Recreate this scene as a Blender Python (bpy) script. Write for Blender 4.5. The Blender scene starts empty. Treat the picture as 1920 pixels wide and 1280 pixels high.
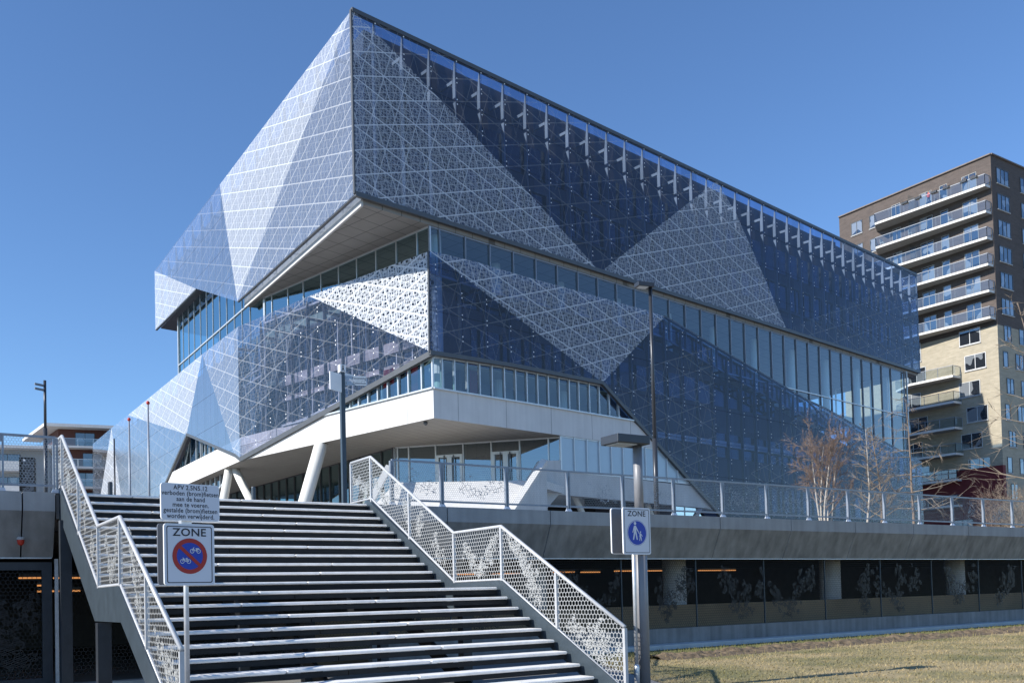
import bpy, bmesh, math, random
from mathutils import Vector, Matrix
from math import sin, cos, radians, pi, sqrt
random.seed(7)
SC = bpy.context.scene
COL = SC.collection

# ------------------------------------------------------------------ camera
W, H = 1920.0, 1280.0
FPX, PX0, PY0 = 1740.0, 960.0, 1064.0
PITCH, ROLL = radians(1.7), 0.025
EYE = Vector((0, 0, 1.5))
_f = Vector((0, cos(PITCH), sin(PITCH)))
_u0 = Vector((0, -sin(PITCH), cos(PITCH)))
_r0 = Vector((1, 0, 0))
_r = cos(ROLL) * _r0 - sin(ROLL) * _u0
_u = sin(ROLL) * _r0 + cos(ROLL) * _u0
cam = bpy.data.cameras.new("camera")
cam.sensor_width = 36.0
cam.lens = 36.0 * FPX / W
cam.shift_x = 0.0
cam.shift_y = (PY0 - H / 2) / W
cam.clip_start = 0.1
cam.clip_end = 5000
camo = bpy.data.objects.new("camera", cam)
COL.objects.link(camo)
m = Matrix((_r, _u, -_f)).transposed().to_4x4()
m.translation = EYE
camo.matrix_world = m
SC.camera = camo


def ray(x, y):
    return _f + (x - PX0) / FPX * _r + (PY0 - y) / FPX * _u


def at_z(x, y, z):
    d = ray(x, y)
    return EYE + d * ((z - EYE.z) / d.z)


def at_Y(x, y, Y):
    d = ray(x, y)
    return EYE + d * (Y / d.y)


class PL:
    """vertical plane through plan point P, running in direction a (degrees from +Y to +X);
    off moves it outwards (towards the street)"""

    def __init__(s, P, a, off=0.0, sg=1):
        s.a = a; s.sg = sg
        s.d = Vector((sin(radians(a)), cos(radians(a)), 0))
        s.n = Vector((cos(radians(a)), -sin(radians(a)), 0)) * sg
        s.P0 = Vector((P[0], P[1], 0))
        s.off = off
        s.P = s.P0 + s.n * off

    def pt(s, t, z, o=0.0):
        p = s.P + s.d * t + s.n * o
        return Vector((p.x, p.y, z))

    def px(s, x, y, o=0.0):
        d = ray(x, y)
        k = (s.P + s.n * o - EYE).dot(s.n) / d.dot(s.n)
        q = EYE + d * k
        return ((q - s.P).dot(s.d), q.z)

    def pxs(s, pts):
        return [s.px(*p) for p in pts]

    def sub(s, off):
        return PL((s.P0.x, s.P0.y), s.a, s.off + off, s.sg)


# ------------------------------------------------------------------ object helpers
ORG = {}


def tag(o, label=None, cat=None, group=None, kind=None):
    if label: o['label'] = label
    if cat: o['category'] = cat
    if group: o['group'] = group
    if kind: o['kind'] = kind
    return o


def thing(name, label, cat, loc=(0, 0, 0), group=None):
    o = bpy.data.objects.new(name, None)
    o.empty_display_size = 0.3
    COL.objects.link(o)
    o.location = loc
    ORG[o.name] = Vector(loc)
    return tag(o, label, cat, group)


class MB:
    def __init__(s):
        s.v = []; s.f = []; s.mi = []; s.uv = {}

    def add(s, verts, faces, mi=0, uvs=None):
        b = len(s.v)
        s.v += [Vector(p) for p in verts]
        for i, f in enumerate(faces):
            s.f.append([b + k for k in f]); s.mi.append(mi)
            if uvs: s.uv[len(s.f) - 1] = [uvs[k] for k in f]
        return s

    def obox(s, c, ax, ay, az, mi=0):
        """box from centre and three half axes"""
        c = Vector(c); ax = Vector(ax); ay = Vector(ay); az = Vector(az)
        vs = [c + sx * ax + sy * ay + sz * az for sz in (-1, 1) for sy in (-1, 1) for sx in (-1, 1)]
        return s.add(vs, [(0, 2, 3, 1), (4, 5, 7, 6), (0, 1, 5, 4), (2, 6, 7, 3), (0, 4, 6, 2), (1, 3, 7, 5)], mi)

    def box(s, lo, hi, mi=0):
        lo = Vector(lo); hi = Vector(hi); c = (lo + hi) / 2; h = (hi - lo) / 2
        return s.obox(c, (h.x, 0, 0), (0, h.y, 0), (0, 0, h.z), mi)

    def plbox(s, pl, t0, t1, z0, z1, o0, o1, mi=0):
        """box on a vertical plane: along t0..t1, height z0..z1, outward offset o0..o1"""
        c = pl.pt((t0 + t1) / 2, (z0 + z1) / 2, (o0 + o1) / 2)
        return s.obox(c, pl.d * abs(t1 - t0) / 2, pl.n * abs(o1 - o0) / 2, (0, 0, abs(z1 - z0) / 2), mi)

    def beam(s, p0, p1, w, h, up=(0, 0, 1), mi=0):
        p0 = Vector(p0); p1 = Vector(p1); d = p1 - p0; L = d.length; d.normalize()
        up = Vector(up)
        sd = d.cross(up)
        if sd.length < 1e-4: sd = d.cross(Vector((1, 0, 0)))
        sd.normalize(); uu = sd.cross(d)
        return s.obox((p0 + p1) / 2, d * L / 2, sd * w / 2, uu * h / 2, mi)

    def tube(s, pts, rad, n=8, cap=True, mi=0):
        pts = [Vector(p) for p in pts]
        if not isinstance(rad, (list, tuple)): rad = [rad] * len(pts)
        rings = []; prev = None
        for i, p in enumerate(pts):
            d = (pts[min(i + 1, len(pts) - 1)] - pts[max(i - 1, 0)]).normalized()
            if prev is None:
                a = d.cross(Vector((0, 0, 1)))
                if a.length < 1e-3: a = d.cross(Vector((1, 0, 0)))
            else:
                a = prev - d * prev.dot(d)
            a.normalize(); prev = a; b = d.cross(a)
            rings.append([p + (a * cos(2 * pi * k / n) + b * sin(2 * pi * k / n)) * rad[i] for k in range(n)])
        vs = [q for r_ in rings for q in r_]; fs = []
        for i in range(len(pts) - 1):
            for k in range(n):
                k2 = (k + 1) % n
                fs.append((i * n + k, i * n + k2, (i + 1) * n + k2, (i + 1) * n + k))
        if cap:
            fs.append(tuple(range(n))[::-1]); fs.append(tuple((len(pts) - 1) * n + k for k in range(n)))
        return s.add(vs, fs, mi)

    def poly(s, pts, mi=0, uvs=None):
        return s.add(pts, [tuple(range(len(pts)))], mi, uvs)

    def prism(s, plan, z0, z1, mi=0, mtop=None, mbot=None):
        n = len(plan)
        vs = [(p[0], p[1], z0) for p in plan] + [(p[0], p[1], z1) for p in plan]
        s.add(vs, [(i, (i + 1) % n, n + (i + 1) % n, n + i) for i in range(n)], mi)
        s.add([v for v in vs[:n]], [tuple(range(n))[::-1]], mi if mbot is None else mbot)
        s.add([v for v in vs[n:]], [tuple(range(n))], mi if mtop is None else mtop)
        return s

    def plprism(s, pl, sz, o0, o1, mi=0):
        """thick polygon given in plane coordinates"""
        n = len(sz)
        vs = [pl.pt(a, b, o0) for a, b in sz] + [pl.pt(a, b, o1) for a, b in sz]
        return s.add(vs, [(i, (i + 1) % n, n + (i + 1) % n, n + i) for i in range(n)] +
                     [tuple(range(n))[::-1], tuple(range(n, 2 * n))], mi)

    def lathe(s, c, prof, n=16, mi=0):
        c = Vector(c); vs = []; fs = []
        for r_, z in prof:
            vs += [c + Vector((r_ * cos(2 * pi * k / n), r_ * sin(2 * pi * k / n), z)) for k in range(n)]
        for i in range(len(prof) - 1):
            for k in range(n):
                k2 = (k + 1) % n
                fs.append((i * n + k, i * n + k2, (i + 1) * n + k2, (i + 1) * n + k))
        fs.append(tuple(range(n))[::-1]); fs.append(tuple((len(prof) - 1) * n + k for k in range(n)))
        return s.add(vs, fs, mi)

    def build(s, name, mats, parent=None, bevel=0, smooth=False, normals=True):
        me = bpy.data.meshes.new(name)
        org = Vector((0, 0, 0))
        if parent is not None: org = ORG[parent.name]
        me.from_pydata([tuple(v - org) for v in s.v], [], s.f)
        if not isinstance(mats, (list, tuple)): mats = [mats]
        for mm in mats: me.materials.append(mm)
        for p, k in zip(me.polygons, s.mi): p.material_index = k
        if s.uv:
            ul = me.uv_layers.new(name="UVMap")
            for fi, uvs in s.uv.items():
                for li, q in zip(me.polygons[fi].loop_indices, uvs): ul.data[li].uv = q
        if normals and not s.uv:
            bm = bmesh.new(); bm.from_mesh(me)
            bmesh.ops.recalc_face_normals(bm, faces=bm.faces)
            bm.to_mesh(me); bm.free()
        if smooth:
            for p in me.polygons: p.use_smooth = True
        o = bpy.data.objects.new(name, me)
        COL.objects.link(o)
        if parent is not None:
            o.parent = parent
        ORG[o.name] = org
        if bevel:
            b = o.modifiers.new("bevel", 'BEVEL'); b.width = bevel; b.segments = 2; b.limit_method = 'ANGLE'
        return o


# ------------------------------------------------------------------ materials
def nt_new(name):
    mt = bpy.data.materials.new(name); mt.use_nodes = True
    nt = mt.node_tree; nt.nodes.clear()
    return mt, nt


def N(nt, typ, **kw):
    n = nt.nodes.new(typ)
    for k, v in kw.items():
        if k == 'ins':
            for a, b in v.items():
                if hasattr(b, 'is_linked') or isinstance(b, bpy.types.NodeSocket): nt.links.new(b, n.inputs[a])
                else: n.inputs[a].default_value = b
        else: setattr(n, k, v)
    return n


def MA(nt, op, a, b=None, c=None):
    n = nt.nodes.new('ShaderNodeMath'); n.operation = op
    for i, x in enumerate((a, b, c)):
        if x is None: continue
        if isinstance(x, bpy.types.NodeSocket): nt.links.new(x, n.inputs[i])
        else: n.inputs[i].default_value = x
    return n.outputs[0]


def c4(c): return (c[0], c[1], c[2], 1)


def solid(name, col, rough=0.6, metal=0.0, var=0.12, scale=3.0, bump=0.0, bscale=40.0, streak=0.0, spec=0.5, coords='Object'):
    """plain surface with soft wear: noise over the colour, optional bump and vertical streaks"""
    mt, nt = nt_new(name)
    out = N(nt, 'ShaderNodeOutputMaterial')
    bs = N(nt, 'ShaderNodeBsdfPrincipled', ins={'Roughness': rough, 'Metallic': metal})
    bs.inputs['Specular IOR Level'].default_value = spec
    nt.links.new(bs.outputs[0], out.inputs[0])
    tc = N(nt, 'ShaderNodeTexCoord')
    nz = N(nt, 'ShaderNodeTexNoise', ins={'Vector': tc.outputs[coords], 'Scale': scale, 'Detail': 6.0, 'Roughness': 0.65})
    fac = nz.outputs['Fac']
    if streak:
        mp = N(nt, 'ShaderNodeMapping', ins={'Vector': tc.outputs[coords], 'Scale': (2.2, 2.2, 0.12)})
        n2 = N(nt, 'ShaderNodeTexNoise', ins={'Vector': mp.outputs[0], 'Scale': 2.0, 'Detail': 5.0})
        fac = MA(nt, 'ADD', MA(nt, 'MULTIPLY', fac, 1 - streak), MA(nt, 'MULTIPLY', n2.outputs['Fac'], streak))
    mr = N(nt, 'ShaderNodeMapRange', ins={'Value': fac, 'From Min': 0.3, 'From Max': 0.7, 'To Min': 1 - var, 'To Max': 1 + var})
    mx = N(nt, 'ShaderNodeVectorMath', operation='SCALE')
    mx.inputs[0].default_value = col
    nt.links.new(mr.outputs[0], mx.inputs['Scale'])
    nt.links.new(mx.outputs[0], bs.inputs['Base Color'])
    if bump:
        nb = N(nt, 'ShaderNodeTexNoise', ins={'Vector': tc.outputs[coords], 'Scale': bscale, 'Detail': 4.0})
        bp = N(nt, 'ShaderNodeBump', ins={'Height': nb.outputs['Fac'], 'Strength': bump, 'Distance': 0.02})
        nt.links.new(bp.outputs[0], bs.inputs['Normal'])
    return mt


def emit(name, col, st):
    mt, nt = nt_new(name)
    out = N(nt, 'ShaderNodeOutputMaterial')
    e = N(nt, 'ShaderNodeEmission', ins={'Color': c4(col), 'Strength': st})
    nt.links.new(e.outputs[0], out.inputs[0])
    return mt


def schlick(nt, base, scale=1.0):
    lw = N(nt, 'ShaderNodeLayerWeight', ins={'Blend': 0.5})
    p = MA(nt, 'POWER', lw.outputs['Facing'], 4.0)
    return MA(nt, 'MINIMUM', MA(nt, 'ADD', MA(nt, 'MULTIPLY', p, scale), base), 0.95)


def glass(name, tint, base=0.07, scale=0.9, rough=0.0, wav=0.0, gcol=(1, 1, 1)):
    mt, nt = nt_new(name)
    out = N(nt, 'ShaderNodeOutputMaterial')
    tr = N(nt, 'ShaderNodeBsdfTransparent', ins={'Color': c4(tint)})
    gl = N(nt, 'ShaderNodeBsdfGlossy', ins={'Color': c4(gcol), 'Roughness': rough})
    if wav:
        tc = N(nt, 'ShaderNodeTexCoord')
        nz = N(nt, 'ShaderNodeTexNoise', ins={'Vector': tc.outputs['Object'], 'Scale': 0.7, 'Detail': 2.0})
        bp = N(nt, 'ShaderNodeBump', ins={'Height': nz.outputs['Fac'], 'Strength': wav, 'Distance': 0.05})
        nt.links.new(bp.outputs[0], gl.inputs['Normal'])
    mx = N(nt, 'ShaderNodeMixShader', ins={0: schlick(nt, base, scale), 1: tr.outputs[0], 2: gl.outputs[0]})
    nt.links.new(mx.outputs[0], out.inputs[0])
    return mt


def uvsep(nt):
    uv = N(nt, 'ShaderNodeUVMap'); uv.uv_map = 'UVMap'
    sp = N(nt, 'ShaderNodeSeparateXYZ', ins={0: uv.outputs[0]})
    return uv.outputs[0], sp.outputs[0], sp.outputs[1]


def lines(nt, u, v, ang, gap, width, ph=0.0):
    """1 on the lines of a parallel family: direction ang (deg), spacing gap, width (m)"""
    a = radians(ang)
    k = MA(nt, 'ADD', MA(nt, 'ADD', MA(nt, 'MULTIPLY', u, -sin(a)), MA(nt, 'MULTIPLY', v, cos(a))), ph + 500 * gap)
    return MA(nt, 'LESS_THAN', MA(nt, 'PINGPONG', k, gap / 2), width / 2)


def mx_all(nt, xs):
    r_ = xs[0]
    for x in xs[1:]: r_ = MA(nt, 'MAXIMUM', r_, x)
    return r_


def rings(nt, u, v, pa, pb, rad, width):
    """rings round the points of a centred rectangular lattice"""
    ds = []
    for o in (0, 0.5):
        x = MA(nt, 'PINGPONG', MA(nt, 'ADD', u, 300 * pa + o * pa), pa / 2)
        y = MA(nt, 'PINGPONG', MA(nt, 'ADD', v, 300 * pb + o * pb), pb / 2)
        ds.append(MA(nt, 'SQRT', MA(nt, 'ADD', MA(nt, 'MULTIPLY', x, x), MA(nt, 'MULTIPLY', y, y))))
    d = MA(nt, 'MINIMUM', ds[0], ds[1])
    return MA(nt, 'LESS_THAN', MA(nt, 'ABSOLUTE', MA(nt, 'SUBTRACT', d, rad)), width / 2)


def facade(name, tint, s_a, m_a, t_a, r_a, base=0.06, scale=0.9, pw=(0.06, 0.045, 0.026, 0.05), dots=True, joints=True, white=0.8, trans=0.35, veil=0.0, rough=0.02):
    """point-fixed tinted glass with a printed girih lattice; UV in metres on the facade"""
    mt, nt = nt_new(name)
    out = N(nt, 'ShaderNodeOutputMaterial')
    uv, u, v = uvsep(nt)
    st = mx_all(nt, [lines(nt, u, v, 18.5, 1.2, pw[0]), lines(nt, u, v, -18.5, 1.2, pw[0])])
    mid = mx_all(nt, [lines(nt, u, v, 71.0, 1.25, pw[1]), lines(nt, u, v, -71.0, 1.25, pw[1], 0.3)])
    th = mx_all(nt, [lines(nt, u, v, 18.5, 0.4, pw[2]), lines(nt, u, v, -18.5, 0.4, pw[2]),
                     lines(nt, u, v, 71.0, 0.4167, pw[2]), lines(nt, u, v, -71.0, 0.4167, pw[2], 0.3)])
    rg = mx_all(nt, [rings(nt, u, v, 0.42, 0.42, 0.13, pw[3]), rings(nt, u, v, 0.63, 0.365, 0.075, pw[3] * 0.6)])
    mask = mx_all(nt, [MA(nt, 'MULTIPLY', st, s_a), MA(nt, 'MULTIPLY', mid, m_a),
                       MA(nt, 'MULTIPLY', th, t_a), MA(nt, 'MULTIPLY', rg, r_a)])
    if veil: mask = MA(nt, 'MAXIMUM', mask, veil)
    df = N(nt, 'ShaderNodeBsdfDiffuse', ins={'Color': (white * .92, white * .97, white * 1.04, 1)})
    tl = N(nt, 'ShaderNodeBsdfTranslucent', ins={'Color': (white, white, white, 1)})
    pr = N(nt, 'ShaderNodeMixShader', ins={0: trans, 1: df.outputs[0], 2: tl.outputs[0]})
    # slightly different pane to pane
    wn = N(nt, 'ShaderNodeTexWhiteNoise', noise_dimensions='2D')
    sn = N(nt, 'ShaderNodeVectorMath', operation='SNAP')
    nt.links.new(uv, sn.inputs[0]); sn.inputs[1].default_value = (1.78, 1.2, 1)
    nt.links.new(sn.outputs[0], wn.inputs['Vector'])
    ps = N(nt, 'ShaderNodeMapRange', ins={'Value': wn.outputs['Value'], 'To Min': 0.80, 'To Max': 1.12})
    tcol = N(nt, 'ShaderNodeVectorMath', operation='SCALE')
    tcol.inputs[0].default_value = tint
    nt.links.new(ps.outputs[0], tcol.inputs['Scale'])
    tr = N(nt, 'ShaderNodeBsdfTransparent')
    nt.links.new(tcol.outputs[0], tr.inputs[0])
    gl = N(nt, 'ShaderNodeBsdfGlossy', ins={'Color': (0.95, 0.97, 1, 1), 'Roughness': rough})
    gm = N(nt, 'ShaderNodeMixShader', ins={0: schlick(nt, base, scale), 1: tr.outputs[0], 2: gl.outputs[0]})
    mx = N(nt, 'ShaderNodeMixShader', ins={0: mask, 1: gm.outputs[0], 2: pr.outputs[0]})
    last = mx.outputs[0]
    if joints:
        j = MA(nt, 'MAXIMUM', MA(nt, 'LESS_THAN', MA(nt, 'PINGPONG', MA(nt, 'ADD', v, 600), 1.2), 0.018),
               MA(nt, 'LESS_THAN', MA(nt, 'PINGPONG', MA(nt, 'ADD', u, 890 + 0.4), 0.89), 0.014))
        dk = N(nt, 'ShaderNodeBsdfDiffuse', ins={'Color': (0.03, 0.035, 0.045, 1)})
        mj = N(nt, 'ShaderNodeMixShader', ins={0: MA(nt, 'MULTIPLY', j, 0.55), 1: last, 2: dk.outputs[0]})
        last = mj.outputs[0]
    if dots:
        x = MA(nt, 'PINGPONG', MA(nt, 'ADD', u, 890 + 0.4), 0.89)
        y = MA(nt, 'SUBTRACT', MA(nt, 'PINGPONG', MA(nt, 'ADD', v, 600), 0.6), 0.13)
        d = MA(nt, 'SQRT', MA(nt, 'ADD', MA(nt, 'MULTIPLY', x, x), MA(nt, 'MULTIPLY', y, y)))
        dt = MA(nt, 'LESS_THAN', d, 0.038)
        mtl = N(nt, 'ShaderNodeBsdfDiffuse', ins={'Color': (0.85, 0.86, 0.88, 1)})
        md = N(nt, 'ShaderNodeMixShader', ins={0: dt, 1: last, 2: mtl.outputs[0]})
        last = md.outputs[0]
    nt.links.new(last, out.inputs[0])
    return mt


def grid_surface(name, col, line, sx, sy, w=0.012, rough=0.7, ang=0.0, var=0.06, uvmode=True):
    """panelled surface (soffit, cladding): thin joints on a grid, in UV metres or object xy"""
    mt, nt = nt_new(name)
    out = N(nt, 'ShaderNodeOutputMaterial')
    bs = N(nt, 'ShaderNodeBsdfPrincipled', ins={'Roughness': rough})
    nt.links.new(bs.outputs[0], out.inputs[0])
    tc = N(nt, 'ShaderNodeTexCoord')
    if uvmode:
        _, u, v = uvsep(nt)
    else:
        sp = N(nt, 'ShaderNodeSeparateXYZ', ins={0: tc.outputs['Object']}); u, v = sp.outputs[0], sp.outputs[1]
    m1 = lines(nt, u, v, ang, sy, w)
    if sx: m1 = MA(nt, 'MAXIMUM', m1, lines(nt, u, v, ang + 90, sx, w))
    nz = N(nt, 'ShaderNodeTexNoise', ins={'Vector': tc.outputs['Object'], 'Scale': 1.2, 'Detail': 6.0})
    mr = N(nt, 'ShaderNodeMapRange', ins={'Value': nz.outputs['Fac'], 'From Min': 0.3, 'From Max': 0.7, 'To Min': 1 - var, 'To Max': 1 + var})
    sc_ = N(nt, 'ShaderNodeVectorMath', operation='SCALE'); sc_.inputs[0].default_value = col
    nt.links.new(mr.outputs[0], sc_.inputs['Scale'])
    mx = N(nt, 'ShaderNodeMix', data_type='RGBA')
    nt.links.new(m1, mx.inputs[0]); nt.links.new(sc_.outputs[0], mx.inputs[6]); mx.inputs[7].default_value = c4(line)
    nt.links.new(mx.outputs[2], bs.inputs['Base Color'])
    return mt


def brick(name, c1, c2, mortar):
    mt, nt = nt_new(name)
    out = N(nt, 'ShaderNodeOutputMaterial')
    bs = N(nt, 'ShaderNodeBsdfPrincipled', ins={'Roughness': 0.85})
    nt.links.new(bs.outputs[0], out.inputs[0])
    uv, u, v = uvsep(nt)
    br = N(nt, 'ShaderNodeTexBrick', ins={'Vector': uv, 'Color1': c4(c1), 'Color2': c4(c2), 'Mortar': c4(mortar), 'Scale': 1.0,
                                          'Mortar Size': 0.012, 'Brick Width': 0.44, 'Row Height': 0.13, 'Bias': 0.0})
    nz = N(nt, 'ShaderNodeTexNoise', ins={'Vector': uv, 'Scale': 0.7, 'Detail': 7.0, 'Roughness': 0.7})
    mp = N(nt, 'ShaderNodeMapping', ins={'Vector': uv, 'Scale': (0.35, 2.2, 1)})
    n2 = N(nt, 'ShaderNodeTexNoise', ins={'Vector': mp.outputs[0], 'Scale': 1.3, 'Detail': 4.0})
    s_ = MA(nt, 'MULTIPLY', MA(nt, 'ADD', nz.outputs['Fac'], n2.outputs['Fac']), 1.0)
    mr = N(nt, 'ShaderNodeMapRange', ins={'Value': s_, 'From Min': 0.7, 'From Max': 1.3, 'To Min': 0.88, 'To Max': 1.12})
    sc_ = N(nt, 'ShaderNodeVectorMath', operation='SCALE')
    nt.links.new(br.outputs['Color'], sc_.inputs[0]); nt.links.new(mr.outputs[0], sc_.inputs['Scale'])
    nt.links.new(sc_.outputs[0], bs.inputs['Base Color'])
    return mt


def hexmesh(name, cell, wire, col, rough=0.45, metal=0.6, ys=1.0):
    """expanded-metal / woven wire sheet: hexagonal openings, UV in metres"""
    mt, nt = nt_new(name)
    out = N(nt, 'ShaderNodeOutputMaterial')
    uv, u, v0 = uvsep(nt)
    v = MA(nt, 'MULTIPLY', v0, ys)
    hs = []
    q3 = cell * sqrt(3)
    for o in (0, 0.5):
        x = MA(nt, 'PINGPONG', MA(nt, 'ADD', u, 900 * cell + o * cell), cell / 2)
        y = MA(nt, 'PINGPONG', MA(nt, 'ADD', v, 900 * q3 + o * q3), q3 / 2)
        hs.append(MA(nt, 'MAXIMUM', x, MA(nt, 'ADD', MA(nt, 'MULTIPLY', x, 0.5), MA(nt, 'MULTIPLY', y, 0.8660254))))
    h = MA(nt, 'MINIMUM', hs[0], hs[1])
    mask = MA(nt, 'GREATER_THAN', h, cell / 2 - wire / 2)
    bs = N(nt, 'ShaderNodeBsdfPrincipled', ins={'Base Color': c4(col), 'Roughness': rough, 'Metallic': metal})
    tr = N(nt, 'ShaderNodeBsdfTransparent')
    mx = N(nt, 'ShaderNodeMixShader', ins={0: mask, 1: tr.outputs[0], 2: bs.outputs[0]})
    nt.links.new(mx.outputs[0], out.inputs[0])
    return mt


def cellmesh(name, scale, col, w=0.08, fill=0.0, metal=0.3, hatch_on=True):
    """irregular cellular wire ornament woven into the mesh"""
    mt, nt = nt_new(name)
    out = N(nt, 'ShaderNodeOutputMaterial')
    uv, u, v = uvsep(nt)
    vo = N(nt, 'ShaderNodeTexVoronoi', feature='DISTANCE_TO_EDGE', ins={'Vector': uv, 'Scale': scale})
    mask = MA(nt, 'LESS_THAN', vo.outputs['Distance'], w)
    vc = N(nt, 'ShaderNodeTexVoronoi', feature='F1', ins={'Vector': uv, 'Scale': scale})
    hatch = lines(nt, u, v, 20, 0.035, 0.016)
    pick = MA(nt, 'GREATER_THAN', N(nt, 'ShaderNodeSeparateColor', ins={0: vc.outputs['Color']}).outputs[0], 0.45)
    if hatch_on: mask = MA(nt, 'MAXIMUM', mask, MA(nt, 'MULTIPLY', hatch, pick))
    bs = N(nt, 'ShaderNodeBsdfPrincipled', ins={'Base Color': c4(col), 'Roughness': 0.5, 'Metallic': metal})
    tr = N(nt, 'ShaderNodeBsdfTransparent')
    mx = N(nt, 'ShaderNodeMixShader', ins={0: mask, 1: tr.outputs[0], 2: bs.outputs[0]})
    nt.links.new(mx.outputs[0], out.inputs[0])
    return mt


M = {}
M['white_conc'] = solid('white_concrete', (0.64, 0.63, 0.61), 0.75, var=0.10, scale=0.9, bump=0.12, bscale=25, streak=0.45)
M['conc'] = solid('grey_concrete', (0.34, 0.34, 0.34), 0.85, var=0.22, scale=1.3, bump=0.25, bscale=18, streak=0.5)
M['conc_dark'] = solid('weathered_concrete', (0.235, 0.23, 0.222), 0.88, var=0.42, scale=1.1, bump=0.25, bscale=14, streak=0.55)
M['conc_wall'] = solid('pale_concrete_wall', (0.54, 0.54, 0.53), 0.8, var=0.14, scale=0.9, bump=0.1, streak=0.4)
M['steel_dark'] = solid('dark_grey_steel', (0.035, 0.042, 0.052), 0.45, 0.2, var=0.2, scale=5)
M['steel_blue'] = solid('blue_grey_steel', (0.055, 0.075, 0.093), 0.42, 0.2, var=0.15, scale=4)
M['riser'] = solid('black_riser_steel', (0.010, 0.012, 0.014), 0.6, 0.0, var=0.3, scale=6, spec=0.25)
M['tread'] = solid('pale_stone_tread', (0.84, 0.82, 0.78), 0.85, var=0.13, scale=5, bump=0.2, bscale=60)
M['galv'] = solid('galvanised_steel', (0.62, 0.64, 0.66), 0.42, 0.55, var=0.14, scale=9)
M['rail_white'] = solid('galvanised_pale_rail', (0.50, 0.51, 0.52), 0.5, 0.2, var=0.1, scale=9)
M['post_galv'] = solid('grey_blue_galvanised_post', (0.27, 0.30, 0.345), 0.45, 0.3, var=0.12, scale=9)
M['lamp_grey'] = solid('grey_lacquered_steel', (0.24, 0.24, 0.25), 0.45, 0.1, var=0.06, scale=3)
M['lamp_dark'] = solid('anthracite_lacquer', (0.05, 0.055, 0.065), 0.35, 0.3, var=0.1, scale=3)
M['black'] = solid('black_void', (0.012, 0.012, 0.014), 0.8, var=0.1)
M['alu'] = solid('aluminium_profile', (0.62, 0.65, 0.66), 0.4, 0.4, var=0.05)
M['frame_dark'] = solid('dark_frame_profile', (0.10, 0.105, 0.11), 0.45, 0.3, var=0.1)
M['fin'] = solid('pale_grey_fin', (0.24, 0.24, 0.245), 0.5, 0.1, var=0.06)
M['inner'] = solid('blue_grey_cladding', (0.085, 0.088, 0.11), 0.7, var=0.12, scale=0.6)
M['spandrel'] = solid('light_grey_spandrel', (0.40, 0.39, 0.40), 0.7, var=0.08)
M['int_wall'] = solid('interior_blue_wall', (0.15, 0.20, 0.28), 0.9, var=0.15, scale=0.3)
M['int_ceiling'] = solid('interior_ceiling', (0.70, 0.70, 0.66), 0.9, var=0.06)
M['int_col'] = solid('interior_column', (0.72, 0.74, 0.74), 0.8, var=0.04)
M['curtain'] = solid('crimson_curtain', (0.30, 0.01, 0.03), 0.9, var=0.2)
M['white_paint'] = solid('white_column_paint', (0.78, 0.77, 0.72), 0.55, var=0.05)
M['win_dark'] = glass('dark_window_glass', (0.10, 0.12, 0.15), 0.10, 0.8)
M['glass'] = glass('curtain_wall_glass', (0.64, 0.78, 0.83), 0.12, 0.85, wav=0.02)
M['glass_teal'] = glass('teal_curtain_wall_glass', (0.34, 0.52, 0.54), 0.20, 0.9, wav=0.02, gcol=(0.82, 0.97, 1.0))
M['glass_entr'] = glass('entrance_glass', (0.40, 0.52, 0.54), 0.26, 0.85, wav=0.01, gcol=(0.86, 0.95, 1.0))
M['glass_sky'] = glass('sky_reflecting_glass', (0.34, 0.55, 0.58), 0.34, 0.85, wav=0.01, gcol=(0.72, 0.95, 1.0))
M['glass_clear'] = glass('clear_glass', (0.80, 0.86, 0.88), 0.10, 0.8)
M['glass_garage'] = glass('garage_glass', (0.8, 0.82, 0.82), 0.02, 0.3)
M['frost'] = solid('frosted_blue_glass', (0.40, 0.52, 0.60), 0.25, 0.0, var=0.06, scale=0.6, spec=0.8)
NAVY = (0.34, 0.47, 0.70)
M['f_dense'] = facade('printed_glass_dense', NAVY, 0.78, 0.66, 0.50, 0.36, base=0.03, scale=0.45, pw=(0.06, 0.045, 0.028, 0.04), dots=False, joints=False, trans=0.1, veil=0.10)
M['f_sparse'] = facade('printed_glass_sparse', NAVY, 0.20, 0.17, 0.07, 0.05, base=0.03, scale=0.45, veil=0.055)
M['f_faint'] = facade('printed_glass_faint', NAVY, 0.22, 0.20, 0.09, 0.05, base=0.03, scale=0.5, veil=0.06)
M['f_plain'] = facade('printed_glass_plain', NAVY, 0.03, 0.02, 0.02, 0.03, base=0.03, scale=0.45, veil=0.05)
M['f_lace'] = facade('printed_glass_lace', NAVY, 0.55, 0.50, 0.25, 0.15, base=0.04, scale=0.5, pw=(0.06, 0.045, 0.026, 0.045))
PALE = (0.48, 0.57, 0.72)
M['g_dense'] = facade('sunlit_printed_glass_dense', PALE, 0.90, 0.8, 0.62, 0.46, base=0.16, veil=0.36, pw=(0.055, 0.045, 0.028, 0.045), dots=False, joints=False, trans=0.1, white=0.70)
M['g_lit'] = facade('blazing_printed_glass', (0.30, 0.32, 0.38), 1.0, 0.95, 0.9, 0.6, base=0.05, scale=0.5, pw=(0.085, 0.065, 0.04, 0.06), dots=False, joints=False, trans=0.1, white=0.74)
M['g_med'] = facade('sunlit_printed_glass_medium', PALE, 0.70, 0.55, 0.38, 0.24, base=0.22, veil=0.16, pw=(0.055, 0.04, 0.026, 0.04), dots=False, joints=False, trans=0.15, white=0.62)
M['g_sparse'] = facade('sunlit_printed_glass_sparse', PALE, 0.28, 0.24, 0.12, 0.09, base=0.28, veil=0.07, dots=False, rough=0.22)
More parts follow.
